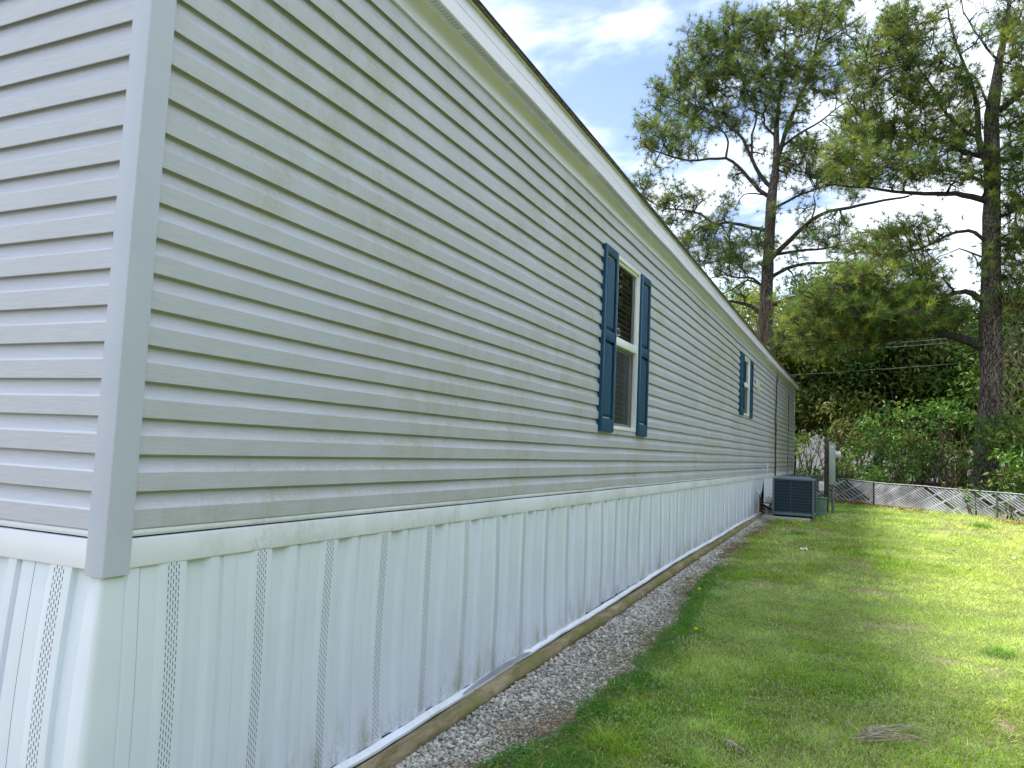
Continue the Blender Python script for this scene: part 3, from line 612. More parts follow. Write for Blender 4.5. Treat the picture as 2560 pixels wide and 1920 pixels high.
# landscape timbers at the foot of the skirt
lj = [-.9, .05, 2.40, 4.72, 6.98, 9.2, 11.0, 12.9, 14.95]
rt_ = random.Random(5)
TL = ['weathered landscape timber nearest the camera, below the corner of the skirting', 'mossy landscape timber under the first vented skirting panels beside the pale gravel', 'landscape timber running below the bent grey strip towards the shuttered window', 'straw brown landscape timber on the gravel edge below the first navy shuttered window', 'darker grey landscape timber just past the round joint, beyond the first window', 'landscape timber before the brown soil strip, midway along the skirting', 'short landscape timber below the second shuttered window', 'last landscape timber, ending at the weeds by the air conditioner pad']
for i, (a, b) in enumerate(zip(lj, lj[1:])):
    V = []; F = []; us = np.linspace(a+.004, b-.004, 22); k = 14; j1, j2 = rt_.uniform(-.005, .005), rt_.uniform(-.005, .005); jr = rt_.uniform(.95, 1.05)
    for ui, u in enumerate(us):
        tt = (u-a)/(b-a); g0 = float(ground_z(.15, u)); x = rail_x(u)+.022+.048+j1*(1-tt)+j2*tt; z = (float(zr(u))-.014+g0)/2+.001
        ru = .050*jr; rv = max(.040, (float(zr(u))-.014-g0)/2+.010)
        for q in range(k):
            an = 2*math.pi*q/k; wob = 1+.05*math.sin(u*3+q*1.3)+.025*math.sin(u*11+q*2.7)
            ca, sa = math.cos(an), math.sin(an); V.append((x+ru*wob*math.copysign(abs(ca)**.92, ca), u, z-.004+rv*wob*math.copysign(abs(sa)**.92, sa)))
    for s_ in range(len(us)-1): F += [(s_*k+q, s_*k+(q+1) % k, (s_+1)*k+(q+1) % k, (s_+1)*k+q) for q in range(k)]
    F += [tuple(range(k))[::-1], tuple((len(us)-1)*k+q for q in range(k))]; m = MB(); m.add(V, F); o = m.build('landscape_timber', LOG, None, smooth=True, sharp=60)
    tag(o, TL[i], 'timber', 'landscape timbers along the foot of the skirting')

# ------------------------------------------------------------------ gravel
IV, IF = ico(1)
def stones(n, xs, ys_, size, cols, name, flat=.7, lift=.4, seed=1):
    g_ = np.random.default_rng(seed); V = IV[None]*(1+g_.uniform(-.28, .28, (n, len(IV), 1)))
    s3 = size[:, None]*np.stack([g_.uniform(.75, 1.3, n), g_.uniform(.65, 1.1, n), g_.uniform(.5, .85, n)*flat/.7], -1)
    V = V*s3[:, None, :]; a = g_.uniform(0, 6.28, n); tl = g_.uniform(-.5, .5, n)
    c_, s_ = np.cos(tl)[:, None], np.sin(tl)[:, None]; y2 = V[..., 1]*c_-V[..., 2]*s_; z2 = V[..., 1]*s_+V[..., 2]*c_
    c_, s_ = np.cos(a)[:, None], np.sin(a)[:, None]; x3 = V[..., 0]*c_-y2*s_; y3 = V[..., 0]*s_+y2*c_
    z = ground_z(xs, ys_)+size*lift*g_.uniform(.3, 1.6, n)
    V = np.stack([x3+xs[:, None], y3+ys_[:, None], z2+z[:, None]], -1)
    F = (IF[None]+(np.arange(n)*len(IV))[:, None, None]).reshape(-1, 3)
    return V.reshape(-1, 3), F, np.repeat(cols, len(IV), 0)
def stone_cols(n, g_):
    base = np.array([[.46, .45, .41], [.36, .355, .34], [.54, .52, .46], [.27, .275, .28], [.44, .39, .30], [.38, .37, .34], [.30, .24, .18], [.58, .56, .52]])
    idx = g_.choice(8, n, p=[.22, .18, .17, .10, .08, .14, .04, .07]); return base[idx]*g_.uniform(.75, 1.2, (n, 1))
STONE = Mat('gravel_stone', .85, .25); va = STONE.n('ShaderNodeVertexColor', layer_name='Col'); STONE.color(STONE.mix(1., va.outputs[0], STONE.mix(STONE.ramp(STONE.noise(60), .3, .7), (.8, .8, .78), (1.1, 1.1, 1.1)), 'MULTIPLY')); STONE = STONE.m
g_ = np.random.default_rng(11); N1 = 34000
yy = 1.0+ (g_.random(N1)**1.7)*14.4; e = np.interp(yy, EDGE_Y, EDGE_X); xx = .14+(e+.22-.14)*g_.random(N1)**1.0
d = (xx-e)/.2+.9*(fbm(xx, yy, 4, 31)-.5); keep = g_.random(N1) < np.clip(.62-d*.8, 0.03, 1); xx, yy = xx[keep], yy[keep]
big = np.clip((.62-(xx-.13)/np.interp(yy, EDGE_Y, EDGE_X))*1.6+.8*(fbm(xx, yy, 3, 33)-.5), 0, 1)
sz = np.where(g_.random(len(xx)) < big*.5+.03, g_.uniform(.010, .018, len(xx)), g_.uniform(.004, .010, len(xx)))*np.clip(.8+(yy-1)*.05, .8, 1.3)
sc0 = stone_cols(len(xx), g_); nearg = np.clip((xx-np.interp(yy, EDGE_Y, EDGE_X)+.16)/.2, 0, 1)[:, None]*np.clip(.4+(fbm(xx, yy, 5, 35)-.4)*3, 0, 1)[:, None]
sc0 = sc0*(1-.55*nearg)+np.array([.16, .14, .075])*.55*nearg; V, F, C_ = stones(len(xx), xx, yy, sz, sc0, 'gravel', seed=12)
gr = link('gravel', mesh_np('gravel', V, F, STONE, False, colors=C_)); tag(gr, 'pale grey crushed gravel strip between the timbers and the lawn', kind='stuff')
# brown pine litter and dry bits over the gravel edge
def litter(n, xs, ys_, ln, wd, cols, seed):
    g_ = np.random.default_rng(seed); a = g_.uniform(0, 6.28, n); z = ground_z(xs, ys_)+g_.uniform(.008, .026, n); dx, dy = np.cos(a)*ln, np.sin(a)*ln; nx_, ny_ = -np.sin(a)*wd, np.cos(a)*wd; dz = g_.uniform(-.3, .3, n)*ln
    V = np.stack([np.stack([xs-dx-nx_, ys_-dy-ny_, z-dz], -1), np.stack([xs-dx+nx_, ys_-dy+ny_, z-dz+.001], -1), np.stack([xs+dx+nx_, ys_+dy+ny_, z+dz+.002], -1), np.stack([xs+dx-nx_, ys_+dy-ny_, z+dz], -1)], 1)
    return V.reshape(-1, 3), np.arange(n*4).reshape(-1, 4), np.repeat(cols, 4, 0)
N1 = 6500; yy = 1.2+g_.random(N1)**1.5*15; e = np.interp(yy, EDGE_Y, EDGE_X); xx = e+g_.normal(0, .11, N1)+np.clip((yy-5)/10, 0, 1)*.08; k_ = fbm(xx, yy, 2.2, 41) > .44; xx, yy = xx[k_], yy[k_]
lc = np.array([[.26, .14, .07], [.20, .13, .08], [.34, .25, .15], [.14, .09, .06]])[g_.integers(0, 4, len(xx))]
V1, F1, C1 = litter(len(xx), xx, yy, g_.uniform(.008, .03, len(xx))*np.clip(yy/5, .8, 2), g_.uniform(.0012, .003, len(xx))*np.clip(yy/5, .8, 2), lc, 42)
N2 = 9000; t_ = g_.random(N2); fx = 1.2+t_*6.5; fy = 20.8-.868*t_*6.5; xx = fx+g_.normal(0, .2, N2); yy = fy-np.abs(g_.normal(0, .5, N2)); k_ = fbm(xx, yy, .8, 43) > .38; xx, yy = xx[k_], yy[k_]
lc = np.array([[.20, .095, .045], [.15, .085, .05], [.22, .13, .07], [.11, .06, .04]])[g_.integers(0, 4, len(xx))]
V2, F2, C2 = litter(len(xx), xx, yy, g_.uniform(.03, .09, len(xx)), g_.uniform(.004, .008, len(xx)), lc, 44)
LIT = Mat('dry_litter', .9, .1); LIT.color(LIT.n('ShaderNodeVertexColor', layer_name='Col').outputs[0]); LIT = LIT.m
o = link('pine_straw', mesh_np('pine_straw', np.concatenate([V1, V2]), np.concatenate([F1, F2+len(V1)]), LIT, False, colors=np.concatenate([C1, C2]))); tag(o, 'reddish brown pine straw along the gravel edge and the fence', kind='stuff')

# ------------------------------------------------------------------ lawn
def in_view(x, y, mx):
    dx, dy = x-CAM[0], y-CAM[1]; lat = dx*CR[0]+dy*CR[1]; dep = -dx*math.sin(YAW)+dy*math.cos(YAW)
    return (dep > 1.5) & (np.abs(lat) < dep*.70+mx)
def blades(n, x, y, ln, wd, colr, seed, seg=2, tipc=1.25):
    g_ = np.random.default_rng(seed); a = g_.uniform(0, 6.28, n); bend = g_.uniform(.3, 1.5, n)*ln; ax, ay = np.cos(a), np.sin(a); wx, wy = -ay*wd, ax*wd; z = ground_z(x, y)-.004
    ww = g_.uniform(0, 6.28, n); wx, wy = np.cos(ww)*wd, np.sin(ww)*wd
    h = ln*g_.uniform(.55, .95, n)
    P = [np.stack([x-wx, y-wy, z], -1), np.stack([x+wx, y+wy, z], -1)]
    if seg == 2:
        mx_, my_ = x+ax*bend*.35, y+ay*bend*.35; P += [np.stack([mx_-wx*.8, my_-wy*.8, z+h*.6], -1), np.stack([mx_+wx*.8, my_+wy*.8, z+h*.6], -1)]
    P += [np.stack([x+ax*bend, y+ay*bend, z+h*g_.uniform(.55, 1., n)], -1)]; k = len(P); V = np.stack(P, 1).reshape(-1, 3); b = (np.arange(n)*k)[:, None]
    F = np.concatenate([b+np.array([[0, 1, 3]]), b+np.array([[0, 3, 2]]), b+np.array([[2, 3, 4]])]) if seg == 2 else b+np.array([[0, 1, 2]])
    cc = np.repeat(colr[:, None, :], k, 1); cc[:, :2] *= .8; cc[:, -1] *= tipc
    return V, F, cc.reshape(-1, 3)
def grass_color(x, y, g_):
    n = len(x); e = np.interp(y, EDGE_Y, EDGE_X); de = x-e
    pale = np.array([.46, .59, .15]); mid = np.array([.26, .42, .035]); dark = np.array([.075, .27, .014]); yel = np.array([.55, .62, .16]); straw = np.array([.52, .45, .25])
    f1 = fbm(x, y, 1.1, 51); f2 = fbm(x, y, 3.3, 52); f3 = fbm(x, y, .35, 53)
    a = np.clip((f1-.40)*5+(f2-.5)*2.2, 0, 1)[:, None]; c = mid*(1-a)+pale*a
    dk = np.clip(1.15-de/.32+(f2-.5)*1.9, 0, 1)*np.clip((7.5-y)/2, .15, 1); dk = np.maximum(dk, np.clip((fbm(x, y, 1.7, 54)-.60)*5, 0, 1)*.45); c = c*(1-dk[:, None])+dark*dk[:, None]
    yl = np.clip((x-1.7-.05*y)/1.6, 0, 1)*np.clip(.35+(f3-.42)*5, 0, 1)*np.clip((y-2.5)/3, 0, 1); c = c*(1-.8*yl[:, None])+yel*.8*yl[:, None]
    s = (g_.random(n) < .06+.26*np.clip((fbm(x, y, 1.6, 55)-.47)*5, 0, 1))[:, None]; c = np.where(s, straw*g_.uniform(.6, 1.1, (n, 1)), c)
    ms = (np.exp(-(((x-.50)/.10)**2+((y-1.68)/.22)**2)) > .35*g_.random(n)+.2)[:, None]; c = np.where(ms, np.array([.20, .22, .02]), c)
    return c*g_.uniform(.55, 1.35, (n, 1))*(.74+.80*fbm(x, y, 6.5, 58))[:, None], dk
g_ = np.random.default_rng(60); Vs, Fs, Cs = [], [], []; off = 0
def sample(n, ymin, ymax, xmax):
    return g_.uniform(-.2, xmax, n), g_.uniform(ymin, ymax, n)
BANDS = [(.3, 2.0, 3.6, 5200, 1.), (2.0, 3.2, 3.8, 15500, 1.), (3.2, 4.6, 4.6, 12500, 1.25), (4.6, 6.5, 5.6, 7800, 1.55), (6.5, 9.5, 6.8, 3900, 2.2), (9.5, 13.5, 8.0, 1900, 3.1), (13.5, 21.5, 9.5, 1050, 4.2)]
for bi, (y0, y1, xm, dn, ws) in enumerate(BANDS):
    n = int((y1-y0)*(xm+.2)*dn); x, y = sample(n, y0, y1, xm); e = np.interp(y, EDGE_Y, EDGE_X)
    k_ = in_view(x, y, .9); fd = 20.8-.868*(x-1.189)-.1; k_ &= (y < fd)
    de = x-e+.42*(fbm(x, y, 3, 11)-.5)+.12*(fbm(x, y, 14, 12)-.5); k_ &= g_.random(n) < np.clip(de/.22+.35, 0, 1)**1.5
    k_ &= g_.random(n) > patch_mask(x, y)*.82; k_ &= g_.random(n) > .75*np.clip((fbm(x, y, 2.6, 61)-.56)*7, 0, 1)
    k_ &= ~((x < 1.15) & (x > .1) & (y > 13.9) & (y < 15.1)); x, y = x[k_], y[k_]; n = len(x)
    c_, dk = grass_color(x, y, g_); tall = np.clip((fbm(x, y, 1.4, 62)-.45)*3+(fbm(x, y, 6.5, 58)-.5)*2.2, 0, 1.3)
    ln = g_.uniform(.018, .052, n)*(1+.9*tall)*np.clip(.9+ws*.12, 1, 1.5)*(1-.35*dk); wd = g_.uniform(.0012, .0026, n)*ws*(1+.5*dk)
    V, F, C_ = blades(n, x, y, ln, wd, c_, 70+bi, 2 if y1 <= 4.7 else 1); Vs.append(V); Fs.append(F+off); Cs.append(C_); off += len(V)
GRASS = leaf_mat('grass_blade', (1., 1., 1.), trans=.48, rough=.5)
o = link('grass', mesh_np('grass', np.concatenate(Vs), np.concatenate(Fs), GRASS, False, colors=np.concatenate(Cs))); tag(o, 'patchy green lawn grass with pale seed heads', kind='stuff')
# pale seed heads on the fine meadow grass and small clover leaves in the dark patches
n = 42000; x, y = g_.uniform(.5, 4.2, n), 1.4+g_.random(n)*5.2; k_ = in_view(x, y, .6) & (fbm(x, y, 1.3, 63) > .40); de = x-np.interp(y, EDGE_Y, EDGE_X); k_ &= (de > .22) & (g_.random(n) > patch_mask(x, y)); x, y = x[k_], y[k_]; n = len(x)
hz = ground_z(x, y)+g_.uniform(.025, .06, n); s_ = g_.uniform(.0025, .0055, n); a = g_.uniform(0, 6.28, n); ux, uy = np.cos(a)*s_, np.sin(a)*s_
V = np.stack([np.stack([x-ux, y-uy, hz], -1), np.stack([x, y, hz-s_*1.3], -1), np.stack([x+ux, y+uy, hz+s_*.3], -1), np.stack([x, y, hz+s_*1.7], -1)], 1).reshape(-1, 3)
Cc = np.repeat(np.array([.42, .52, .24])*g_.uniform(.7, 1.25, (n, 1)), 4, 0); F = np.arange(n*4).reshape(-1, 4)
o = link('seed_heads', mesh_np('seed_heads', V, F, GRASS, False, colors=Cc)); tag(o, 'tiny pale seed heads scattered over the near lawn', kind='stuff')
n = 60000; y = 1.2+g_.random(n)**1.3*6.5; e = np.interp(y, EDGE_Y, EDGE_X); x = e+g_.random(n)*.75; de = x-e; f2 = fbm(x, y, 3.3, 52); k_ = g_.random(n) < np.clip(1.15-de/.32+(f2-.5)*1.9, 0, 1); k_ &= (de+.30*(fbm(x, y, 3, 11)-.5) > 0); x, y = x[k_], y[k_]; n = len(x)
hz = ground_z(x, y)+g_.uniform(.012, .035, n); s_ = g_.uniform(.004, .0075, n); a = g_.uniform(0, 6.28, n); t1 = g_.uniform(-.5, .5, n)*s_; t2 = g_.uniform(-.5, .5, n)*s_
V = np.stack([np.stack([x+np.cos(a+q)*s_, y+np.sin(a+q)*s_, hz+(t1 if q < 3 else -t1)*(1 if i % 2 else 0)+(t2 if i == 0 else -t2 if i == 2 else 0)], -1) for i, q in enumerate((0, 1.57, 3.14, 4.71))], 1).reshape(-1, 3)
Cc = np.repeat(np.array([.070, .25, .014])*g_.uniform(.6, 1.5, (n, 1)), 4, 0)
o = link('clover', mesh_np('clover', V, np.arange(n*4).reshape(-1, 4), GRASS, False, colors=Cc)); tag(o, 'dark green clover patches at the edge of the gravel', kind='stuff')

# taller seed stalks, clumps and fallen leaves break up the turf
n = 15000; x = g_.uniform(.6, 7.5, n); y = 1.6+g_.random(n)**1.3*15; k_ = in_view(x, y, .5) & (fbm(x, y, 2.1, 66) > .50) & (y < 20.3-.868*(x-1.189)); de = x-np.interp(y, EDGE_Y, EDGE_X); k_ &= (de > .05) & ~((x < 1.3) & (y > 13.8)); x, y = x[k_], y[k_]; n = len(x); c_, dk = grass_color(x, y, g_)
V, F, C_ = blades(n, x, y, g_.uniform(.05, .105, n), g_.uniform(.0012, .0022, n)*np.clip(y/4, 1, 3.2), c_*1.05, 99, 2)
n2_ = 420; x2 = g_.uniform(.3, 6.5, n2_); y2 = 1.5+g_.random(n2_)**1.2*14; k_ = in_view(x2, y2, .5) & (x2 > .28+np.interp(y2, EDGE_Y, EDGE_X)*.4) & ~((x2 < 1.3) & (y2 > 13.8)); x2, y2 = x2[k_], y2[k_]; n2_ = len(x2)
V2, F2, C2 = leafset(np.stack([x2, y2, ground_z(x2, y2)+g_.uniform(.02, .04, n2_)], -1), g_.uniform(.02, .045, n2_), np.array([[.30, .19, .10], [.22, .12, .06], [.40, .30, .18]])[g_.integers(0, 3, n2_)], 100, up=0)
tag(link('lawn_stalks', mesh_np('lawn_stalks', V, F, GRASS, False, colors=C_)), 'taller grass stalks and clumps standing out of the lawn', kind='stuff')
tag(link('fallen_leaves', mesh_np('fallen_leaves', V2, F2, LIT, False, colors=C2)), 'small brown leaves scattered over the lawn and gravel', kind='stuff')
# dandelions
YEL = simple('dandelion_yellow', (.75, .58, .02), .6, .2, .15, 200); STEM = simple('flower_stem', (.16, .26, .06), .6)
DAN = [(.91, 4.35, 'lone dandelion by the dark clover, nearest the camera'), (.69, 5.65, 'dandelion on a tall stem beside the gravel, before the brown soil'), (.53, 6.1, 'dandelion leaning over the gravel just behind the tall stemmed one'), (.72, 10.02, 'leftmost dandelion of the three beyond the brown soil strip'), (.85, 9.98, 'middle dandelion of the three beyond the brown soil strip'), (.91, 9.92, 'rightmost dandelion of the three beyond the brown soil strip'),
 (.62, 13.5, 'dandelion alone at the left corner of the concrete pad'), (.88, 13.7, 'dandelion closest to the pad in the cluster before the air conditioner'), (.95, 13.45, 'dandelion in the cluster before the air conditioner, beside the closest one'), (.82, 13.3, 'dandelion at the left of the cluster before the air conditioner'), (.88, 13.1, 'dandelion at the centre of the cluster before the air conditioner'), (1.02, 13.6, 'dandelion at the right of the cluster before the air conditioner'), (1.01, 12.79, 'dandelion in front of the cluster before the air conditioner'), (1.32, 12.31, 'dandelion farthest to the right, out on the lawn near the green pedestal')]
rd = random.Random(9)
for (x, y, lb) in DAN:
    z = float(ground_z(x, y)); hh = .055+.02*rd.random() if y > 5 or y < 5 else .1
    r_ = .019 if y < 8 else .030
    if 'tall' in lb: hh = .11
    f = empty('dandelion', (x, y, z), lb, 'flower', 'yellow dandelions in the lawn')
    lx, ly = rd.uniform(-.02, .02), rd.uniform(-.02, .02); m = MB(); m.tube([(x, y, z-.01), (x+lx*.4, y+ly*.4, z+hh*.6), (x+lx, y+ly, z+hh)], .0022, 5); m.build('stem', STEM, f)
    m = MB(); cx, cy, cz = x+lx, y+ly, z+hh
    for q in range(26):
        a = q*2.4; rr = r_*(.35+.65*(q/26)**.5); up = .012*(1-q/30); da = .22
        m.add([(cx+.2*rr*math.cos(a), cy+.2*rr*math.sin(a), cz+up*.5), (cx+rr*math.cos(a-da), cy+rr*math.sin(a-da), cz+up), (cx+rr*1.08*math.cos(a), cy+rr*1.08*math.sin(a), cz+up*.9), (cx+rr*math.cos(a+da), cy+rr*math.sin(a+da), cz+up)], [(0, 1, 2, 3)])
    m.tube([(cx, cy, cz-.002), (cx, cy, cz+.012)], [r_*.75, r_*.4], 10); m.build('flower_head', YEL, f)
# litter scraps, twigs and stick bundle
for (x, y, s, lb) in ((1.28, 9.74, .035, 'scrap of white paper lying on the lawn beyond the dandelions'), (3.86, 10.85, .022, 'small white scrap at the far right of the lawn'), (1.05, 19.2, .05, 'white scrap at the foot of the fence by the meter post')):
    z = float(ground_z(x, y)); m = MB(); r = random.Random(int(x*100)); V = [(x+s*(i-1.5)*.8+r.uniform(-.3, .3)*s, y+s*(j-1.5)*.8+r.uniform(-.3, .3)*s, z+.02+r.uniform(0, 1.2)*s) for j in range(4) for i in range(4)]
    m.add(V, [(j*4+i, j*4+i+1, j*4+i+5, j*4+i+4) for j in range(3) for i in range(3)]); tag(m.build('paper_scrap', PVC), lb, 'litter', 'white scraps on the lawn')
TWIG = simple('grey_twig', (.36, .30, .24), .9, .1, .3, 40)
tw = empty('twig_bundle', (2.22, 2.82, float(ground_z(2.22, 2.82))), 'bundle of dead grey twigs lying in the near lawn', 'twigs'); r = random.Random(4); m = MB()
for i in range(17):
    a = r.uniform(-.45, .75); ln = r.uniform(.14, .40); x0, y0 = 2.04+r.uniform(-.02, .03), 2.70+r.uniform(-.03, .03); pts = []
    for q in range(5):
        s = q/4*ln; pts.append((x0+s*math.cos(a)+r.uniform(-.008, .008), y0+s*math.sin(a)+.3*s+r.uniform(-.008, .008), float(ground_z(x0, y0))+.028+.035*math.sin(q/4*3.1)+r.uniform(-.004, .012)+i*.0008))
    m.tube(pts, [.0026, .0023, .002, .0016, .0008], 5)
    if i % 2: p = Vector(pts[3]); m.tube([p, p+Vector((r.uniform(.02, .07), r.uniform(-.05, .05), r.uniform(0, .03)))], [.0013, .0006], 4)
m.build('twigs', TWIG, tw)
m = MB(); z = float(ground_z(1.48, 2.32)); m.tube([(1.44, 2.34, z+.03), (1.47, 2.32, z+.035), (1.51, 2.29, z+.03), (1.55, 2.28, z+.02)], [.006, .014, .011, .004], 7); tag(m.build('bark_chip', simple('bark_chip', (.30, .27, .20), .9, .1, .3, 60, .5)), 'pale grey piece of bark lying in the near grass', 'bark')
for (x, y, ln, a, lb) in ((2.72, 3.05, .05, .1, 'short tan stick in the grass to the right of the twig bundle'), (2.35, 3.85, .05, -1.0, 'tan stick lying between the bare soil patches and the twigs'), (3.25, 5.3, .09, .35, 'pale dry stalk at the right edge of the lawn')):
    z = float(ground_z(x, y)); m = MB(); m.tube([(x, y, z+.035), (x+ln*math.cos(a)*.5, y+ln*math.sin(a)*.5, z+.045), (x+ln*math.cos(a), y+ln*math.sin(a), z+.035)], [.004, .0045, .003], 6); tag(m.build('stick', simple('stick', (.36, .28, .16), .9)), lb, 'stick', 'dry sticks on the lawn')
# taller tufts
def tuft(x, y, n, h, w_, lb, name='grass_tuft', c=(.20, .38, .045)):
    g2 = np.random.default_rng(int(x*1000)); xs = x+g2.normal(0, w_, n); ys2 = y+g2.normal(0, w_, n); V, F, C_ = blades(n, xs, ys2, g2.uniform(.5, 1., n)*h, g2.uniform(.0015, .0028, n)*(1.6 if y > 5 else 1), np.array(c)*g2.uniform(.6, 1.4, (n, 1)), int(y*100), 2)
    tag(link(name, mesh_np(name, V, F, GRASS, False, colors=C_)), lb, 'grass tuft', 'taller grass tufts')
tuft(2.93, 5.0, 340, .13, .045, 'tall green tuft right of the bare soil patches'); tuft(4.0, 15.3, 260, .22, .10, 'shaggy tuft in front of the far lawn by the fence'); tuft(.98, 11.9, 300, .10, .13, 'broad leafy dandelion rosette patch before the air conditioner', c=(.12, .30, .03)); tuft(1.9, 18.6, 400, .13, .3, 'bright green tuft under the fence by the meter post', c=(.14, .36, .03))

# ------------------------------------------------------------------ air conditioner and services
ac = empty('air_conditioner', (.76, 14.6, -.86), 'dark blue grey outdoor air conditioner with wire guard on a concrete pad', 'air conditioner')
X0, X1, Y0, Y1, Z0, Z1 = .385, 1.125, 14.25, 14.97, -.735, -.085
pad = MB(); pad.box((.20, 13.98, -.93), (1.07, 15.05, -.79)); tag(pad.build('concrete_pad', CONC, None, bevel=.012), 'mossy concrete pad under the air conditioner', 'pad')
def rrect(x0, x1, y0, y1, r, n=4):
    P = []
    for (cx, cy, a0) in ((x1-r, y0+r, -90), (x1-r, y1-r, 0), (x0+r, y1-r, 90), (x0+r, y0+r, 180)):
        for i in range(n+1): a = R(a0+90*i/n); P.append((cx+r*math.cos(a), cy+r*math.sin(a)))
    return P
m = MB(); m.prism(rrect(X0+.01, X1-.01, Y0+.01, Y1-.01, .06), 'z', Z0+.03, Z1); m.build('coil', AC_DARK, ac, smooth=True)
m = MB(); m.prism(rrect(X0-.004, X1+.004, Y0-.004, Y1+.004, .07), 'z', Z0-.02, Z0+.035); m.build('base_pan', AC_GRAY, ac, smooth=True)
for fx_, fy_ in ((X0+.05, Y0+.05), (X1-.05, Y0+.05), (X0+.05, Y1-.05), (X1-.05, Y1-.05)): m = MB(); m.box((fx_-.03, fy_-.03, -.792), (fx_+.03, fy_+.03, Z0-.018)); m.build('foot', DARK, ac)
m = MB(); m.prism(rrect(X0-.012, X1+.012, Y0-.012, Y1+.012, .075), 'z', Z1, Z1+.028); top = m.build('top_cover', AC_GRAY, ac, smooth=True)
pl = rrect(X0+.02, X1-.02, Y0+.02, Y1-.02, .07); pl2 = [((p-(X0+X1)/2)*.66+(X0+X1)/2, (q-(Y0+Y1)/2)*.66+(Y0+Y1)/2) for p, q in pl]; n = len(pl)
m = MB(); m.add([(p, q, Z1+.028) for p, q in pl]+[(p, q, Z1+.075) for p, q in pl2], [(i, (i+1) % n, n+(i+1) % n, n+i) for i in range(n)]); m.build('dome', AC_GRAY, ac, smooth=True)
m = MB(); cxx, cyy = (X0+X1)/2, (Y0+Y1)/2
for rr in np.linspace(.03, .235, 8): m.tube([(cxx+rr*math.cos(a), cyy+rr*math.sin(a), Z1+.082) for a in np.linspace(0, 2*math.pi, 25)], .003, 4, False)
for a in np.arange(0, 6.28, .785): m.tube([(cxx, cyy, Z1+.086), (cxx+.24*math.cos(a), cyy+.24*math.sin(a), Z1+.08)], .004, 4)
m.build('fan_grille', AC_WIRE, ac); m = MB(); m.tube([(cxx, cyy, Z1+.02), (cxx, cyy, Z1+.05)], .24, 24); m.build('fan_opening', DARK, ac)
for i in range(11):
    z = Z0+.05+i*(Z1-Z0-.07)/10; P = rrect(X0-.002, X1+.002, Y0-.002, Y1+.002, .07, 3); m = MB(); m.tube([(p, q, z) for p, q in P]+[(P[0][0], P[0][1], z)], .0022, 4, False); m.build('guard_wire', AC_WIRE, ac)
m = MB()
for i in range(29):
    t = i/28; x = X0+.02+t*(X1-X0-.04); m.box((x-.0011, Y0-.003, Z0+.035), (x+.0011, Y0+.0, Z1))
for i in range(28): y = Y0+.03+i*.025; m.box((X1-.0, y-.0011, Z0+.035), (X1+.003, y+.0011, Z1))
m.build('guard_uprights', simple('guard_fine', (.045, .075, .10), .5), ac)['kind'] = 'stuff'
for (x, y) in ((X0+.012, Y0+.012), (X1-.012, Y0+.012), (X1-.012, Y1-.012), (X0+.012, Y1-.012)):
    m = MB(); m.tube([(x, y, Z0+.03), (x, y, Z1)], .020, 10); m.build('corner_post', AC_GRAY, ac, smooth=True)
m = MB(); m.box(((X0+X1)/2-.045, Y0-.006, Z0+.03), ((X0+X1)/2-.038, Y0-.002, Z1)); m.build('front_strap', AC_WIRE, ac)
m = MB(); m.tube([(.02, 14.9, -.62), (.16, 14.9, -.64), (.26, 14.85, -.70), (.39, 14.7, -.70)], .021, 8); m.tube([(.02, 14.86, -.58), (.20, 14.86, -.585), (.39, 14.75, -.60)], .008, 6); m.build('refrigerant_line', DARK, ac, smooth=True)
m = MB(); m.box((.17, 14.88, -.60), (.30, 14.93, -.46)); tag(m.build('switch_box', PVC, None, bevel=.006), 'small white box between the skirting and the air conditioner', 'box')
m = MB()
m.box((1.06, 15.30, -.86), (1.30, 15.55, -.45)); pd = m.build('utility_pedestal', PED_G, None, bevel=.008); tag(pd, 'low green utility pedestal beside the air conditioner', 'utility box')
m = MB(); m.box((1.045, 15.285, -.452), (1.315, 15.565, -.428)); m.build('lid', PED_G, pd, bevel=.006); m = MB(); m.box((1.05, 15.288, -.88), (1.31, 15.562, -.72)); m.build('skirt', PED_G, pd, bevel=.004)
m = MB(); m.box((1.285, 15.29, -.52), (1.295, 15.298, -.50)); m.build('latch', METAL, pd)
m = MB(); m.box((1.205, 16.36, -.95), (1.295, 16.45, .745), Matrix.Rotation(R(0), 4, 'X')); m.prism([(1.207, .745), (1.293, .745), (1.28, .765), (1.22, .765)], 'y', 16.365, 16.445); tag(m.build('wooden_post', WOODP, None, bevel=.006), 'dark wooden post carrying the electric meter box', 'post')
me_b = empty('meter_pedestal', (1.36, 16.34, -.83), 'grey green electric meter box on a conduit against the wooden post', 'meter box')
m = MB(); m.box((1.300, 16.26, -.197), (1.425, 16.40, .69)); m.build('cabinet', BOX_G, me_b, bevel=.006); m = MB(); m.box((1.308, 16.252, -.18), (1.417, 16.259, .56)); m.build('door', BOX_G, me_b, bevel=.003)
m = MB(); m.box((1.292, 16.25, .69), (1.433, 16.41, .705)); m.build('hood', BOX_G, me_b, bevel=.003); m = MB(); m.box((1.35, 16.248, .60), (1.385, 16.252, .625)); m.build('seal_tag', PVC, me_b)
m = MB(); m.tube([(1.388, 16.33, -1.0), (1.382, 16.33, -.60), (1.378, 16.33, -.195)], .030, 12); m.build('conduit', METAL, me_b, smooth=True); m = MB(); m.tube([(1.379, 16.33, -.215), (1.379, 16.33, -.190)], .042, 12); m.build('coupling', METAL, me_b, smooth=True)
m = MB(); m.tube([(1.425, 16.33, .46), (1.445, 16.33, .46), (1.446, 16.33, .46), (1.52, 16.33, .46), (1.53, 16.33, .46)], [.085, .085, .070, .068, .050], 20); m.build('meter', simple('meter_shell', (.50, .52, .53), .3, .5), me_b, smooth=True)
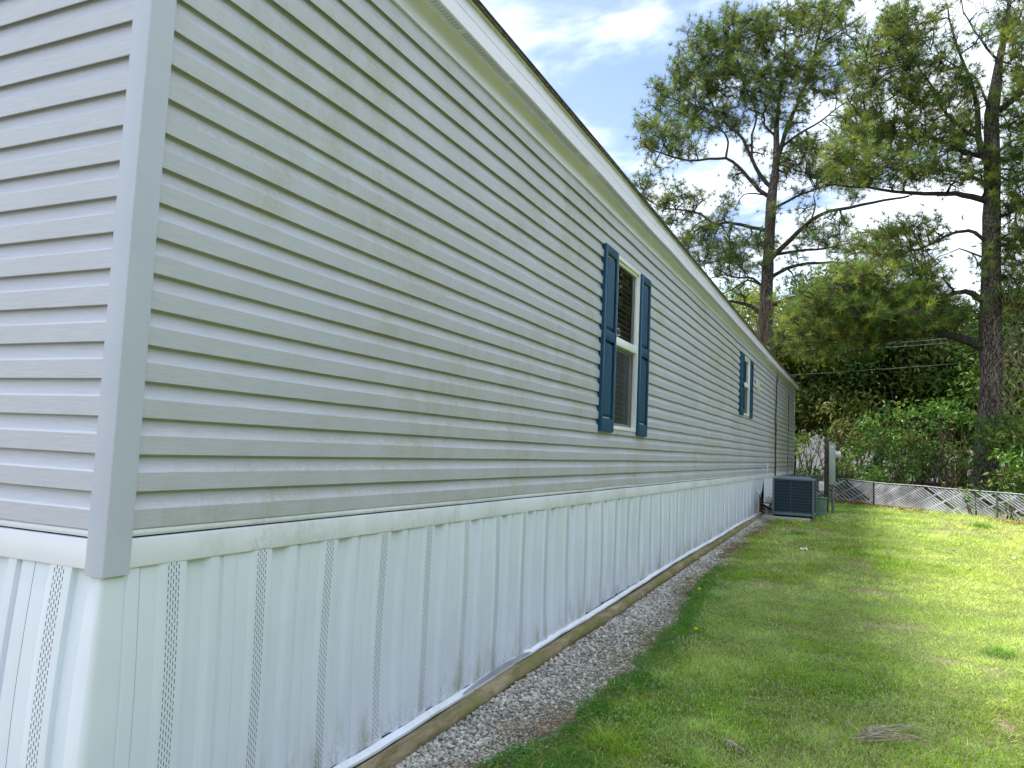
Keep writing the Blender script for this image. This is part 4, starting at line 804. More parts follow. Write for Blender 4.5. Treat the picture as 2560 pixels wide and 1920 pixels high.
wb = MB(); wb.box((1.105, 16.30, -.325), (1.205, 16.36, -.130)); o = wb.build('outlet_box', PVC, None, bevel=.006); tag(o, 'small white outlet box on the left of the wooden post', 'box')
m = MB(); m.box((1.13, 16.294, -.27), (1.18, 16.2995, -.19)); m.build('cover', IVORY, o)
# dead vines on the far part of the wall
dv = empty('dead_vine', (.03, 18.0, -.1), 'leafless brown vine climbing the siding near the far end', 'vine'); r = random.Random(12); m = MB()
for i in range(9):
    y = 18.05+r.uniform(-.12, .14); pts = []; top_ = r.choice([2.55, 2.5, 2.3, 2.0, 1.6]); z = -.1
    while z < top_: pts.append((.026+r.uniform(0, .012), y, z)); z += .10; y += r.uniform(-.05, .05) + (.018 if z > 1.5 else 0)
    m.tube(pts, [.006-.004*q/len(pts) for q in range(len(pts))], 5)
    for q in range(5): p = Vector(pts[r.randrange(len(pts)//2, len(pts))]); m.tube([p, p+Vector((.01, r.uniform(-.3, .3), r.uniform(0, .35)))], [.004, .002], 4)
m.build('stems', DEAD, dv)
dv = empty('dead_vine', (.03, 21.4, -.1), 'thin leafless vine on the siding beside the far corner', 'vine'); m = MB()
for i in range(3):
    y = 21.2+r.uniform(-.1, .1); pts = []; z = -.1
    while z < 2.3: pts.append((.026+r.uniform(0, .012), y, z)); z += .2; y += r.uniform(-.05, .05)
    m.tube(pts, .005, 4)
m.build('stems', DEAD, dv)

# ------------------------------------------------------------------ leaves, bushes, pines
LEAF = leaf_mat('broad_leaf', (1, 1, 1), trans=.3, rough=.4); NEED = leaf_mat('pine_needle', (1, 1, 1), trans=.3, rough=.5)
BUSHW = simple('bush_stem', (.11, .08, .06), .9, .1, .3, 10); BARK = bark_mat('pine_bark', (.035, .026, .022), (.20, .17, .15)); BARK2 = bark_mat('pine_limb_bark', (.035, .028, .024), (.13, .112, .10), 2)
def bush(base, h, w_, n, cols, lb, cat='bush', seed=0, name='bush', size=(.05, .10), stems=14, hollow=.0, group=None, low=.25, depth=None):
    g2 = np.random.default_rng(seed); r = random.Random(seed); x, y = base; z = float(ground_z(x, y)); root = empty(name, (x, y, z), lb, cat, group); depth = depth or w_
    m = MB(); tips = []; n = int(n*(.30 if h > 1.6 else .42)); cols = list(cols)+DGR[:2]+[OLV[1]] if n > 300 else cols
    for i in range(stems):
        a = r.uniform(0, 6.28); s = r.uniform(.2, 1)**.7; p = Vector((x+r.uniform(-.35, .35)*w_*.6, y+r.uniform(-.3, .3)*depth*.5, z-.05)); pts = [p]; tx, ty = math.cos(a)*w_*.5*s, math.sin(a)*depth*.5*s; hh = h*r.uniform(.6, 1)
        for q in range(1, 7):
            t = q/6; pts.append(Vector((p.x+tx*t**1.4+r.uniform(-.06, .06)*h*.3, p.y+ty*t**1.4+r.uniform(-.06, .06), z+hh*t)))
        m.tube(pts, [.024*(1-t/7.5)*r.uniform(.6, 1.1) for t in range(7)], 5, False); tips += pts[2:]
        for b in range(4):
            p0 = pts[r.randrange(2, 6)]; p1 = p0+Vector((r.uniform(-.5, .5), r.uniform(-.4, .4), r.uniform(-.1, .5)))*h*.22; m.tube([p0, (p0+p1)/2+Vector((0, 0, .05)), p1], [.010, .007, .003], 4, False); tips.append(p1)
    m.build('stems', BUSHW, root)
    # leaves gather in clumps round the shoots
    nc = max(12, n//45); ca = g2.uniform(0, 6.28, nc); cr_ = np.sqrt(g2.uniform(hollow, 1, nc)); cz = g2.uniform(low, 1, nc); sh = g2.uniform(.45, 1.15, nc)
    C0 = np.stack([x+np.cos(ca)*cr_*w_*.5*sh, y+np.sin(ca)*cr_*depth*.5*sh, z+h*cz], -1)
    T = np.array([t[:] for t in tips]); k_ = g2.random(nc) < .4; C0[k_] = T[g2.integers(0, len(T), k_.sum())]
    idx = g2.integers(0, nc, n); P = C0[idx]+g2.normal(size=(n, 3))*np.array([.17, .17, .13])*(.6+.25*h*.5)
    cc = np.array(cols)[g2.integers(0, len(cols), nc)][idx]*g2.uniform(.65, 1.35, (n, 1)); P[:, 2] = np.maximum(P[:, 2], z+.02)
    V, F, C_ = leafset(P, g2.uniform(size[0], size[1], n), cc, seed+1); o = link('foliage', mesh_np('foliage', V, F, LEAF, False, colors=C_), root); o['kind'] = 'stuff'
    return root
GRN = [(.10, .22, .03), (.06, .14, .02), (.15, .28, .04)]; DGR = [(.06, .135, .022), (.09, .18, .03), (.045, .10, .02)]; YGR = [(.26, .32, .05), (.18, .24, .04), (.30, .34, .08)]; OLV = [(.17, .21, .045), (.23, .25, .06), (.12, .155, .03)]
def bx(px_, Y): return float(at(px_, 1160, Y)[0])
B = [ # pixel column, Y, height, width, leaves, colours, label
 (2010, 24.5, 1.9, 1.5, 1300, YGR, 'pale yellow green shrub right behind the far corner of the home'), (2035, 23.0, .6, 1.0, 800, GRN, 'low leafy shrub behind the air conditioner'),
 (2090, 25.2, 2.7, 1.6, 1200, OLV, 'thin stemmed bare looking shrub behind the meter post'), (2160, 24.0, 2.3, 1.7, 3200, GRN, 'loose green shrub just right of the meter post'),
 (2165, 22.4, .95, 2.4, 4200, GRN, 'low spreading bramble along the fence right of the meter post'), (2215, 25.5, 2.7, 1.9, 3600, GRN, 'tall arching green shrub midway along the fence'),
 (2290, 24.6, 2.7, 2.1, 4600, GRN, 'large bright leaved shrub at the middle of the fence'), (2250, 23.6, 1.3, 1.4, 900, DGR, 'dark inner shrub below the large bright leaved one'),
 (2360, 25.0, 2.9, 1.7, 1700, GRN, 'open twiggy shrub left of the big pine trunk'), (2400, 23.6, 1.5, 1.4, 900, OLV, 'low twiggy thicket at the foot of the big pine'),
 (2525, 21.4, 2.5, 1.5, 7000, GRN, 'dense glossy shrub right of the big pine trunk'), (2560, 19.6, 1.5, 1.3, 3600, GRN, 'leafy shrub spilling over the fence at the right edge')]
for i, (px_, Y, h, w_, n, cols, lb) in enumerate(B): bush((bx(px_, Y), Y), h, w_, n, cols, lb, seed=200+i, group='shrubs behind the fence', size=(.10, .18), stems=22 if 'twig' in lb or 'thin' in lb else 16, low=.50 if h > 1.6 else .15)
bush((-.0+.12, 15.35), .34, .5, 260, DGR, 'small dark weed growing where the last timber meets the pad', 'weed', 340, 'weed', (.04, .08), 8, low=.1)

def branch_tube(m, p0, p1, r0, r1, n=5, bend=.15, r=random, sides=5):
    p0, p1 = Vector(p0), Vector(p1); L_ = (p1-p0).length; o_ = Vector((r.uniform(-1, 1), r.uniform(-1, 1), r.uniform(-.3, 1)))*L_*bend; pts = []
    for i in range(n+1): t = i/n; pts.append(p0.lerp(p1, t)+o_*math.sin(math.pi*t)+Vector((r.uniform(-1, 1), r.uniform(-1, 1), r.uniform(-1, 1)))*L_*.02*(0 < i < n))
    m.tube(pts, [r0+(r1-r0)*i/n for i in range(n+1)], sides, False); return pts
def needles(P, D, ln, colr, seed, k=13, wd=.0058):
    """a brush of k thin needles bundles at each P pointing round direction D"""
    g2 = np.random.default_rng(seed); n = len(P); Q = np.repeat(P, k, 0); d = g2.normal(size=(n*k, 3)); d /= np.linalg.norm(d, axis=1)[:, None]; d = d+np.repeat(D, k, 0)*.55; d /= np.linalg.norm(d, axis=1)[:, None]
    s = np.cross(d, g2.normal(size=(n*k, 3))); s /= np.linalg.norm(s, axis=1)[:, None]; l_ = np.repeat(ln, k)[:, None]*g2.uniform(.7, 1.1, (n*k, 1)); w2 = wd*g2.uniform(.7, 1.3, (n*k, 1))
    V = np.stack([Q+s*w2, Q-s*w2, Q+d*l_+s*w2*.5*0], 1).reshape(-1, 3); return V, np.arange(n*k*3).reshape(-1, 3), np.repeat(np.repeat(colr, k, 0), 3, 0)
def pine(name, label, Yb, trunk, limbs, pads, seed, dens, zoom, kneedle=26, tl=.27, group='pines behind the home', twigonly=()):
    r = random.Random(seed); g2 = np.random.default_rng(seed); ux = zoom
    tp = [(Vector(at(*ux(x, y), Yb+d)), rr*.9) for x, y, rr, d in trunk]; gz0 = float(ground_z(tp[0][0].x, tp[0][0].y)); base = tp[0][0].copy(); base.z = gz0-.3
    root = empty(name, (base.x, base.y, gz0), label, 'tree', group)
    pts = [base]+[p for p, _ in tp]; rad = [tp[0][1]*1.25]+[q for _, q in tp]
    P2, R2 = [], []
    for i in range(len(pts)-1):
        n = max(1, int((pts[i+1]-pts[i]).length/.35))
        for q in range(n): t = q/n; P2.append(pts[i].lerp(pts[i+1], t)); R2.append((rad[i]*(1-t)+rad[i+1]*t)*(1+.05*r.uniform(-1, 1)))
    P2.append(pts[-1]); R2.append(rad[-1]); m = MB(); m.tube(P2, R2, 16); m.build('trunk', BARK, root, smooth=True, sharp=70)
    skel = [(p, q) for p, q in zip(P2, R2)]
    for (rr0, rr1, slopeY, dy0, path) in limbs:
        n = len(path); LP = []
        for i, (x, y) in enumerate(path):
            X, Yp = ux(x, y); X0_, _ = ux(*path[0]); dd = dy0+slopeY*abs(X-X0_)/FOC*(Yb+1.6)+ (r.uniform(-.12, .12) if i else 0); LP.append(Vector(at(X, Yp, Yb+dd)))
        PP, RR = [], []
        SKq = np.array([p_[:] for p_, _ in skel]); dq = np.linalg.norm((SKq-np.array(LP[0][:]))[:, [0, 2]], axis=1); jq = int(np.argmin(dq))
        if dq[jq] < .75: LP[0] = Vector(SKq[jq]); rr0 = min(rr0, max(.03, skel[jq][1]*.9))
        for i in range(n-1):
            kq = max(2, int((LP[i+1]-LP[i]).length/.3))
            a0 = LP[max(0, i-1)]; a1 = LP[i]; a2 = LP[i+1]; a3 = LP[min(n-1, i+2)]
            for q in range(kq):
                t = q/kq; cp = .5*((2*a1)+(-a0+a2)*t+(2*a0-5*a1+4*a2-a3)*t*t+(-a0+3*a1-3*a2+a3)*t**3); PP.append(cp+Vector((r.uniform(-1, 1), r.uniform(-1, 1), r.uniform(-1, 1)))*.018); RR.append(0)
        PP.append(LP[-1]); tot = len(PP); RR = [rr0+(rr1-rr0)*(i/(tot-1))**.8 for i in range(tot)]; m = MB(); m.tube(PP, RR, 8, False); m.build('limb', BARK2, root, smooth=True, sharp=70); skel += list(zip(PP, RR))
    SK = np.array([p[:] for p, _ in skel]); SR = np.array([q for _, q in skel]); tw = MB(); NP, ND, NC = [], [], []
    PSX = FOC/(Yb+1.6)
    for (x, y, rx, ry, dn, kc) in pads:
        X, Yp = ux(x, y); cx0, cy0 = ux(x+rx, y+ry); RX, RY = abs(cx0-X)/PSX, abs(cy0-Yp)/PSX; c0 = Vector(at(X, Yp, Yb))
        dj = np.argmin(np.linalg.norm((SK-np.array(c0[:]))[:, [0, 2]], axis=1)); c0 = Vector(at(X, Yp, SK[dj][1]+r.uniform(-.8, .8)))
        nn2 = max(4, int(47*RX*RY*dn)); hub = None
        d3 = np.linalg.norm(SK-np.array(c0[:]), axis=1)+np.clip(.03-SR, 0, 1)*6; j = int(np.argmin(d3)); hp = branch_tube(tw, SK[j], c0, min(.045, SR[j]*.75), .018, 6, .13, r, 5)
        src = hp[2:]
        for q in range(nn2):
            a = r.uniform(0, 6.28); s = math.sqrt(r.random()); t_ = c0+Vector((math.cos(a)*s*RX, r.uniform(-.9, .9)*min(1.4, .6+RX*.6), math.sin(a)*s*RY))
            p0 = min(src, key=lambda v: (v-t_).length+r.random()*.2); bp = branch_tube(tw, p0, t_, .022, .010, 4, .15, r, 4); 
            if r.random() < .5: src.append(bp[-2])
            ntf = r.randint(4, 7); dirn = (t_-p0).normalized()
            for z_ in range(ntf):
                o_ = Vector((r.gauss(0, .13), r.gauss(0, .13), r.gauss(.04, .10))); e_ = t_+o_*1.5+dirn*r.uniform(-.35, .15); st = bp[r.randint(2, 4)]
                if (e_-st).length > .05: tw.tube([st, e_], [.0075, .0045], 3, False)
                NP.append(e_[:]); dd = (e_-st); dd = dd.normalized() if dd.length > 0 else Vector((0, 0, 1)); ND.append((dd+Vector((0, 0, .5))).normalized()[:]); NC.append(kc)
    for (x, y, rx, ry, cnt) in twigonly:
        for q in range(cnt):
            X, Yp = ux(x+r.uniform(-rx, rx), y+r.uniform(-ry, ry)); c0 = Vector(at(X, Yp, Yb+r.uniform(-1, 1))); j = int(np.argmin(np.linalg.norm(SK-np.array(c0[:]), axis=1))); bp = branch_tube(tw, SK[j], c0, .013, .004, 4, .2, r, 4)
            for z_ in range(3): e_ = bp[-1]+Vector((r.gauss(0, .3), r.gauss(0, .3), r.gauss(.1, .3))); branch_tube(tw, bp[r.randint(2, 4)], e_, .006, .002, 3, .2, r, 3)
    o = tw.build('twigs', BARK2, root); o['kind'] = 'stuff'
    NP, ND = np.array(NP), np.array(ND); pal = np.array([(.13, .22, .030), (.21, .26, .032), (.095, .19, .032), (.26, .29, .040), (.09, .13, .025)]); kc = np.array(NC)
    cc = pal[(kc*2+g2.integers(0, 3, len(kc))) % 5]*g2.uniform(.65, 1.35, (len(kc), 1)); V, F, C_ = needles(NP, ND, g2.uniform(tl*.8, tl*1.15, len(NP)), cc, seed+5, kneedle)
    o = link('crown', mesh_np('crown', V, F, NEED, False, colors=C_), root); o['kind'] = 'stuff'; print(name, 'tufts', len(NP), 'twig faces', len(tw.f)); return root
z7 = lambda x, y: (1560+x/2.074, y/2.074)
z8 = lambda x, y: ((1900+x*.3616-1560)*2.074, (700+y*.3616)*2.074)       # region-8 zoom -> region-7 zoom
LT = [(735, 1700, .27, 0), (740, 1500, .25, 0), (750, 1300, .225, 0), (758, 1150, .21, 0), (765, 1030, .215, 0), (785, 880, .145, 0), (790, 760, .125, .1), (790, 650, .105, .2), (805, 520, .075, .3), (822, 380, .055, .3), (835, 240, .035, .3), (845, 60, .02, .3), (850, -60, .012, .3)]
LL_ = [(.10, .03, .1, -.1, [(790, 880), (815, 760), (845, 660), (900, 540), (950, 420), (980, 310), (1010, 190), (1040, 60), (1060, -80)]),
 (.085, .02, .15, -.1, [(750, 990), (705, 905), (662, 825), (620, 725), (560, 665), (490, 600), (440, 500), (415, 390), (400, 300), (380, 200)]),
 (.05, .015, -.2, .1, [(662, 825), (664, 700), (690, 610), (660, 520), (620, 430), (590, 300), (570, 160)]),
 (.09, .02, -.25, 0, [(745, 1035), (700, 985), (650, 925), (590, 860), (530, 822), (440, 825), (330, 832), (230, 805), (150, 780), (85, 755)]),
 (.05, .015, .3, .2, [(535, 820), (540, 740), (520, 690), (430, 640), (350, 580), (270, 520), (200, 500)]),
 (.055, .015, .2, .1, [(765, 700), (730, 650), (720, 590), (650, 570), (600, 480)]), (.04, .012, .3, 0, [(490, 600), (400, 560), (300, 500), (260, 400)]),
 (.08, .02, .15, -.1, [(722, 1205), (660, 1178), (600, 1165), (530, 1155), (460, 1160), (400, 1112), (320, 1090), (220, 1080), (130, 1040), (60, 980)]),
 (.035, .012, .3, -.1, [(735, 1020), (680, 1005), (620, 1010), (590, 1060), (570, 1090)]),
 (.11, .03, -.2, -.1, [(755, 1330), (830, 1275), (900, 1205), (970, 1140), (1060, 1098), (1170, 1075), (1290, 1052), (1400, 1030), (1480, 1015)]),
 (.035, .012, -.2, -.2, [(985, 1130), (992, 1060), (985, 1010), (1010, 960)]), (.06, .02, .2, 0, [(785, 1095), (840, 1045), (920, 1005), (1000, 982), (1100, 955), (1200, 930)]),
 (.07, .02, -.3, 0, [(780, 1345), (850, 1310), (950, 1295), (1050, 1288), (1150, 1262), (1250, 1270)]), (.08, .025, .3, 0, [(770, 1435), (850, 1392), (950, 1368), (1080, 1362), (1200, 1380), (1350, 1410)]),
 (.06, .02, .2, 0, [(735, 1480), (670, 1445), (600, 1440), (520, 1425), (440, 1445)]), (.06, .02, -.2, 0, [(720, 1460), (640, 1452), (560, 1500), (505, 1530)]), (.09, .04, .2, 0, [(740, 1640), (660, 1590), (590, 1570), (540, 1560)]),
 (.10, .035, -.1, 0, [(755, 1600), (830, 1560), (900, 1540), (980, 1535), (1100, 1560), (1250, 1600)]),
 (.05, .015, .2, .1, [(840, 690), (880, 640), (960, 640)]), (.055, .015, .2, 0, [(830, 760), (900, 700), (980, 650), (1060, 600), (1130, 540), (1200, 480)]), (.05, .012, -.2, .1, [(890, 560), (960, 460), (1010, 410), (1090, 370)]),
 (.04, .012, .2, .1, [(985, 330), (1060, 345), (1150, 320), (1260, 285)]), (.04, .012, -.2, .1, [(1005, 220), (1080, 190), (1180, 120), (1260, 60)]), (.03, .01, .2, .2, [(830, 330), (780, 290), (740, 230), (700, 130)]), (.03, .01, -.2, .2, [(830, 350), (880, 250), (920, 150), (900, 20)])]
Lp = [(760, 520, 60, 60, .8), (840, 440, 50, 60, .8), (930, 540, 50, 45, .5), (640, 760, 50, 50, .4), (700, 940, 40, 40, .5), (900, 1000, 60, 25, .6), (1010, 780, 80, 45), (1160, 620, 70, 55, .8), (1200, 420, 60, 60, .9), (720, 640, 40, 40, .6), (450, 200, 90, 90), (370, 190, 50, 60), (600, 150, 120, 80), (560, 80, 60, 40), (720, 180, 100, 80), (740, 100, 50, 40), (900, 60, 120, 70, .8), (1100, 80, 120, 80, .7), (1180, 200, 60, 80, .7), (880, 160, 80, 50, .8), (270, 350, 50, 40), (340, 390, 80, 60), (430, 330, 110, 80), (550, 380, 130, 90), (560, 270, 100, 60), (700, 400, 100, 80), (680, 300, 80, 60), (880, 360, 110, 70, .8), (1010, 330, 70, 50, .7),
 (200, 480, 70, 60), (160, 560, 50, 60), (330, 540, 120, 70), (470, 580, 110, 60), (150, 650, 50, 50), (250, 690, 110, 50), (400, 660, 80, 50), (620, 470, 100, 60, .7), (480, 480, 90, 60), (150, 790, 70, 35), (250, 780, 80, 40), (100, 745, 35, 30), (350, 760, 70, 35), (720, 800, 50, 60, .5), (850, 900, 60, 50, .7), (880, 740, 60, 40), (950, 850, 90, 50, .8), (860, 620, 50, 40, .5), (1100, 500, 70, 60, .6),
 (560, 930, 55, 40), (535, 1060, 70, 55, .8), (270, 970, 60, 60, .5), (410, 1040, 60, 40, .8), (120, 950, 90, 45, .8), (60, 960, 50, 30), (200, 1060, 100, 45), (250, 1160, 90, 50), (410, 1200, 90, 40), (340, 1260, 90, 50), (420, 1340, 120, 55), (560, 1290, 90, 50), (680, 1270, 80, 50), (500, 1400, 90, 45), (620, 1360, 90, 55), (760, 1290, 60, 55, 1.2), (780, 1130, 30, 40), (650, 1520, 70, 40, .5), (1000, 930, 100, 50), (1100, 880, 100, 50), (990, 1190, 80, 40, .7), (1120, 1200, 80, 45), (1060, 1270, 60, 35), (900, 1340, 70, 35, .7), (880, 1440, 80, 40, .4), (560, 1190, 60, 30, .6), (790, 870, 30, 40, .7), (1180, 1000, 90, 40), (940, 1080, 50, 30, .5), (160, 860, 60, 25), (300, 430, 60, 40)]
def inside(poly, x, y):
    c_ = False
    for (x0_, y0_), (x1_, y1_) in zip(poly, poly[1:]+poly[:1]):
        if (y0_ > y) != (y1_ > y) and x < (x1_-x0_)*(y-y0_)/(y1_-y0_)+x0_: c_ = not c_
    return c_
def fill(poly, step, dn, seed):
    r = random.Random(seed); xs = [p[0] for p in poly]; ys = [p[1] for p in poly]; o_ = []; y = min(ys)
    while y < max(ys):
        x = min(xs)
        while x < max(xs):
            a, b = x+r.uniform(-.5, .5)*step, y+r.uniform(-.5, .5)*step
            if inside(poly, a, b) and r.random() < .85: o_.append((a, b, r.uniform(28, 48), r.uniform(20, 34), dn*r.uniform(.6, 1.3)))
            x += step
        y += step
    return o_
Lp = Lp+fill([(80, 760), (110, 560), (230, 400), (350, 170), (470, 100), (600, 70), (760, 60), (860, -20), (1200, -20), (1260, 250), (1150, 520), (1000, 620), (900, 700), (760, 700), (640, 660), (500, 720), (330, 810)], 66, 1.5, 3)+fill([(20, 930), (250, 950), (400, 1010), (560, 1120), (700, 1240), (780, 1330), (700, 1420), (560, 1500), (400, 1400), (250, 1200)], 72, 1.3, 4)+fill([(820, 760), (1000, 700), (1200, 780), (1200, 960), (980, 960), (840, 900)], 62, 1.5, 5)+fill([(850, 1180), (1100, 1120), (1250, 1180), (1200, 1300), (900, 1300)], 75, 1.1, 6)
pads = [(p[0], p[1], p[2], p[3], p[4] if len(p) > 4 else 1., i) for i, p in enumerate(Lp)]
pine('pine_tree', 'tall forked pine rising behind the far end of the roof', 28.5, LT, LL_, pads, 31, 1, z7)
RT = [(z8(1560, 1445)[0], z8(0, 1445)[1], .37, 0), (z8(1566, 1150)[0], z8(0, 1150)[1], .325, 0), (z8(1572, 1000)[0], z8(0, 1000)[1], .30, 0), (z8(1600, 700)[0], z8(0, 700)[1], .31, 0), (z8(1592, 300)[0], z8(0, 300)[1], .30, 0), (1903, 1500, .27, 0), (1905, 1200, .25, 0), (1910, 900, .225, 0), (1905, 600, .20, 0), (1930, 430, .15, .1), (1945, 320, .12, .1), (1970, 200, .09, .2), (2000, 0, .06, .2), (2015, -200, .03, .2)]
RL_ = [(.06, .015, -.2, -.2, [(1870, 945), (1800, 915), (1720, 890), (1620, 885), (1500, 892), (1380, 872), (1250, 850), (1150, 860)]), (.08, .018, .15, -.2, [(1875, 805), (1800, 795), (1720, 770), (1650, 728), (1560, 710), (1460, 698), (1350, 690), (1250, 705)]),
 (.10, .02, .2, -.35, [(1872, 880), (1850, 780), (1838, 650), (1832, 560), (1815, 470), (1780, 380), (1740, 280), (1700, 160), (1680, 40)]), (.06, .014, -.2, -.3, [(1845, 720), (1780, 685), (1710, 630), (1650, 565), (1620, 490), (1570, 410), (1510, 320), (1480, 200), (1470, 90)]),
 (.10, .02, -.15, -.2, [(1872, 1055), (1800, 1020), (1720, 1005), (1620, 1002), (1500, 1000), (1400, 990), (1270, 975), (1150, 965), (1040, 955)]), (.06, .02, .2, -.2, [(1872, 1235), (1820, 1208), (1760, 1200), (1690, 1212), (1620, 1250), (1540, 1290), (1440, 1310), (1320, 1320)]),
 (.14, .03, -.1, -.3, [z8(*p) for p in [(1530, 465), (1440, 415), (1330, 390), (1240, 372), (1130, 378), (1000, 388), (900, 410), (830, 450), (720, 480), (600, 490)]]), (.10, .025, .15, -.2, [z8(*p) for p in [(1560, 125), (1470, 95), (1380, 82), (1290, 110), (1200, 150), (1100, 190)]]),
 (.06, .015, -.2, -.3, [z8(*p) for p in [(1250, 372), (1130, 300), (1020, 240), (940, 160), (850, 80), (780, 0)]]), (.05, .015, -.3, -.3, [z8(*p) for p in [(900, 410), (820, 400), (700, 330), (560, 240), (470, 150), (430, 40)]]), (.05, .015, .1, -.4, [z8(*p) for p in [(1000, 388), (850, 360), (700, 370), (560, 400), (430, 440), (300, 430)]]),
 (.10, .03, .2, -.1, [(1930, 605), (1985, 545), (2040, 480), (2100, 420), (2160, 330)]), (.05, .015, .2, -.2, [(1935, 780), (1990, 745), (2060, 720), (2150, 690)]), (.06, .02, .2, -.2, [(1940, 1130), (2000, 1110), (2080, 1060), (2160, 1040)]), (.05, .015, .2, -.1, [(1930, 660), (2000, 640), (2090, 590)]),
 (.08, .02, .1, -.2, [z8(*p) for p in [(1640, 190), (1720, 180), (1830, 190), (1950, 150)]]), (.04, .012, .2, 0, [(1945, 330), (1880, 250), (1820, 160), (1760, 60), (1740, -60)]), (.04, .012, .2, 0, [(1975, 200), (2040, 120), (2080, 20)]), (.04, .012, -.2, -.1, [(1905, 590), (1860, 480), (1820, 400), (1700, 330), (1600, 280)]), (.035, .012, -.1, -.3, [(1865, 1330), (1800, 1310), (1740, 1290), (1690, 1310)])]
Rp = [(1450, 70, 70, 60), (1340, 180, 70, 50), (1440, 200, 90, 50, .8), (1600, 110, 40, 30), (1820, 230, 50, 50), (1700, 240, 40, 30), (1950, 170, 80, 45), (2030, 260, 50, 70), (1300, 350, 100, 60), (1440, 400, 130, 70), (1240, 440, 90, 50), (1400, 500, 140, 60), (1550, 560, 120, 50), (1750, 400, 50, 40), (1620, 480, 80, 40, .7), (1230, 650, 110, 55), (1390, 700, 130, 50), (1150, 720, 90, 45), (1250, 790, 130, 50), (1430, 810, 120, 45), (1100, 820, 100, 45), (1600, 860, 100, 35), (1300, 920, 150, 45), (1110, 930, 100, 40), (1700, 955, 80, 30, .7), (1500, 900, 100, 40), (1780, 700, 50, 40, .5), (1680, 780, 60, 30, .5),
 (1500, 1200, 90, 35), (1360, 1200, 80, 45), (1260, 1300, 90, 45), (1400, 1350, 110, 50), (1160, 1400, 110, 50), (1300, 1450, 140, 60), (1500, 1410, 110, 50), (1110, 1530, 140, 50), (1350, 1570, 160, 60), (1550, 1550, 90, 50), (1650, 1440, 45, 35), (1900, 870, 70, 60), (1930, 950, 80, 70), (1900, 1310, 50, 50), (2020, 1330, 60, 80), (2000, 1150, 50, 90), (1980, 650, 70, 50), (2040, 800, 60, 80), (2040, 960, 50, 70), (1850, 1380, 40, 30), (2050, 480, 40, 60), (2040, 380, 50, 50), (1600, 700, 60, 25, .5), (2040, 1480, 50, 60)]
Rp += [(2150, 200, 90, 70), (2250, 330, 90, 70), (2150, 480, 80, 70), (2300, 560, 90, 80), (2180, 700, 80, 60), (2280, 850, 90, 70), (2150, 950, 80, 60), (2330, 1050, 90, 60), (2170, 1180, 80, 60), (2280, 1280, 90, 70), (2160, 1400, 70, 60), (2350, 1450, 90, 60), (2200, 1560, 80, 50), (2120, 1080, 50, 60), (2420, 700, 90, 80), (2420, 1200, 90, 80)]
Rp += [(z8(x, y)[0], z8(x, y)[1], rx*.85, ry*.85)+tuple(e or [1.2]) for (x, y, rx, ry, *e) in [(450, 100, 190, 90), (700, 110, 190, 100), (900, 100, 160, 70), (1100, 150, 130, 70), (300, 220, 170, 80), (560, 250, 220, 90), (860, 250, 200, 80), (1180, 250, 140, 65), (1320, 290, 110, 45), (500, 380, 220, 80), (250, 340, 130, 70), (800, 370, 180, 60), (1450, 230, 60, 40, .5), (640, 470, 180, 50), (1000, 320, 150, 50), (400, 470, 140, 50)]]
Rp = Rp+fill([(1290, 150), (1420, 40), (1560, 60), (1700, 300), (1850, 420), (1850, 650), (1800, 700), (1850, 900), (1700, 980), (1400, 980), (1100, 950), (1080, 750), (1200, 420)], 66, 1.5, 7)+fill([(950, 1500), (1150, 1300), (1300, 1180), (1640, 1170), (1640, 1330), (1560, 1500), (1850, 1600), (1900, 1750), (850, 1750)], 66, 1.6, 8)+fill([(1940, 60), (2150, 60), (2150, 1700), (1960, 1700), (1990, 1200), (1950, 700)], 70, 1.3, 9)
pads = [(p[0], p[1], p[2], p[3], p[4] if len(p) > 4 else 1., i+1) for i, p in enumerate(Rp)]
rp = pine('pine_tree', 'massive pine with furrowed bark standing just behind the fence', 22.6, RT, RL_, pads, 47, 1, z7, twigonly=[(1750, 100, 250, 100, 36), (1600, 250, 150, 120, 16), (2000, 1400, 60, 200, 20), (1950, 60, 110, 90, 26)], tl=.24)
# hanging vines on the massive pine
hv = empty('hanging_vines', (6.2, 22.2, -.6), 'tangle of bare brown vines hanging beside the massive pine', 'vine'); r = random.Random(77); m = MB()
for i in range(34):
    px_ = r.uniform(2488, 2600); y0 = r.uniform(640, 900); p = Vector(at(px_, y0, 22+r.uniform(-.6, .6))); pts = [p]; zz = p.z; end = r.uniform(-.3, 2.2)
    while zz > end: zz -= .22; p = p+Vector((r.uniform(-.17, .17), r.uniform(-.15, .15), -.22)); pts.append(p.copy())
    if len(pts) > 2: m.tube(pts, r.choice([.003, .004, .006, .009]), 4, False)
m.build('strands', simple('bare_vine', (.20, .15, .11), .9), hv)['kind'] = 'stuff'
hv = empty('hanging_vines', (-1.6, 28.2, -.5), 'tangle of bare brown vines around the forked pine trunk', 'vine'); m = MB()
for i in range(40):
    X, Yp = z7(r.gauss(738, 26), r.uniform(1450, 1640)); p = Vector(at(X, Yp, 28.2+r.uniform(-.3, .1))); pts = [p]; zz = p.z
    while zz > 4.0: zz -= .35; p = p+Vector((r.uniform(-.10, .10), r.uniform(-.1, .1), -.35)); pts.append(p.copy())
    if len(pts) > 2: m.tube(pts, .009, 4, False)
m.build('strands', simple('bare_vine_grey', (.17, .12, .09), .9), hv)['kind'] = 'stuff'

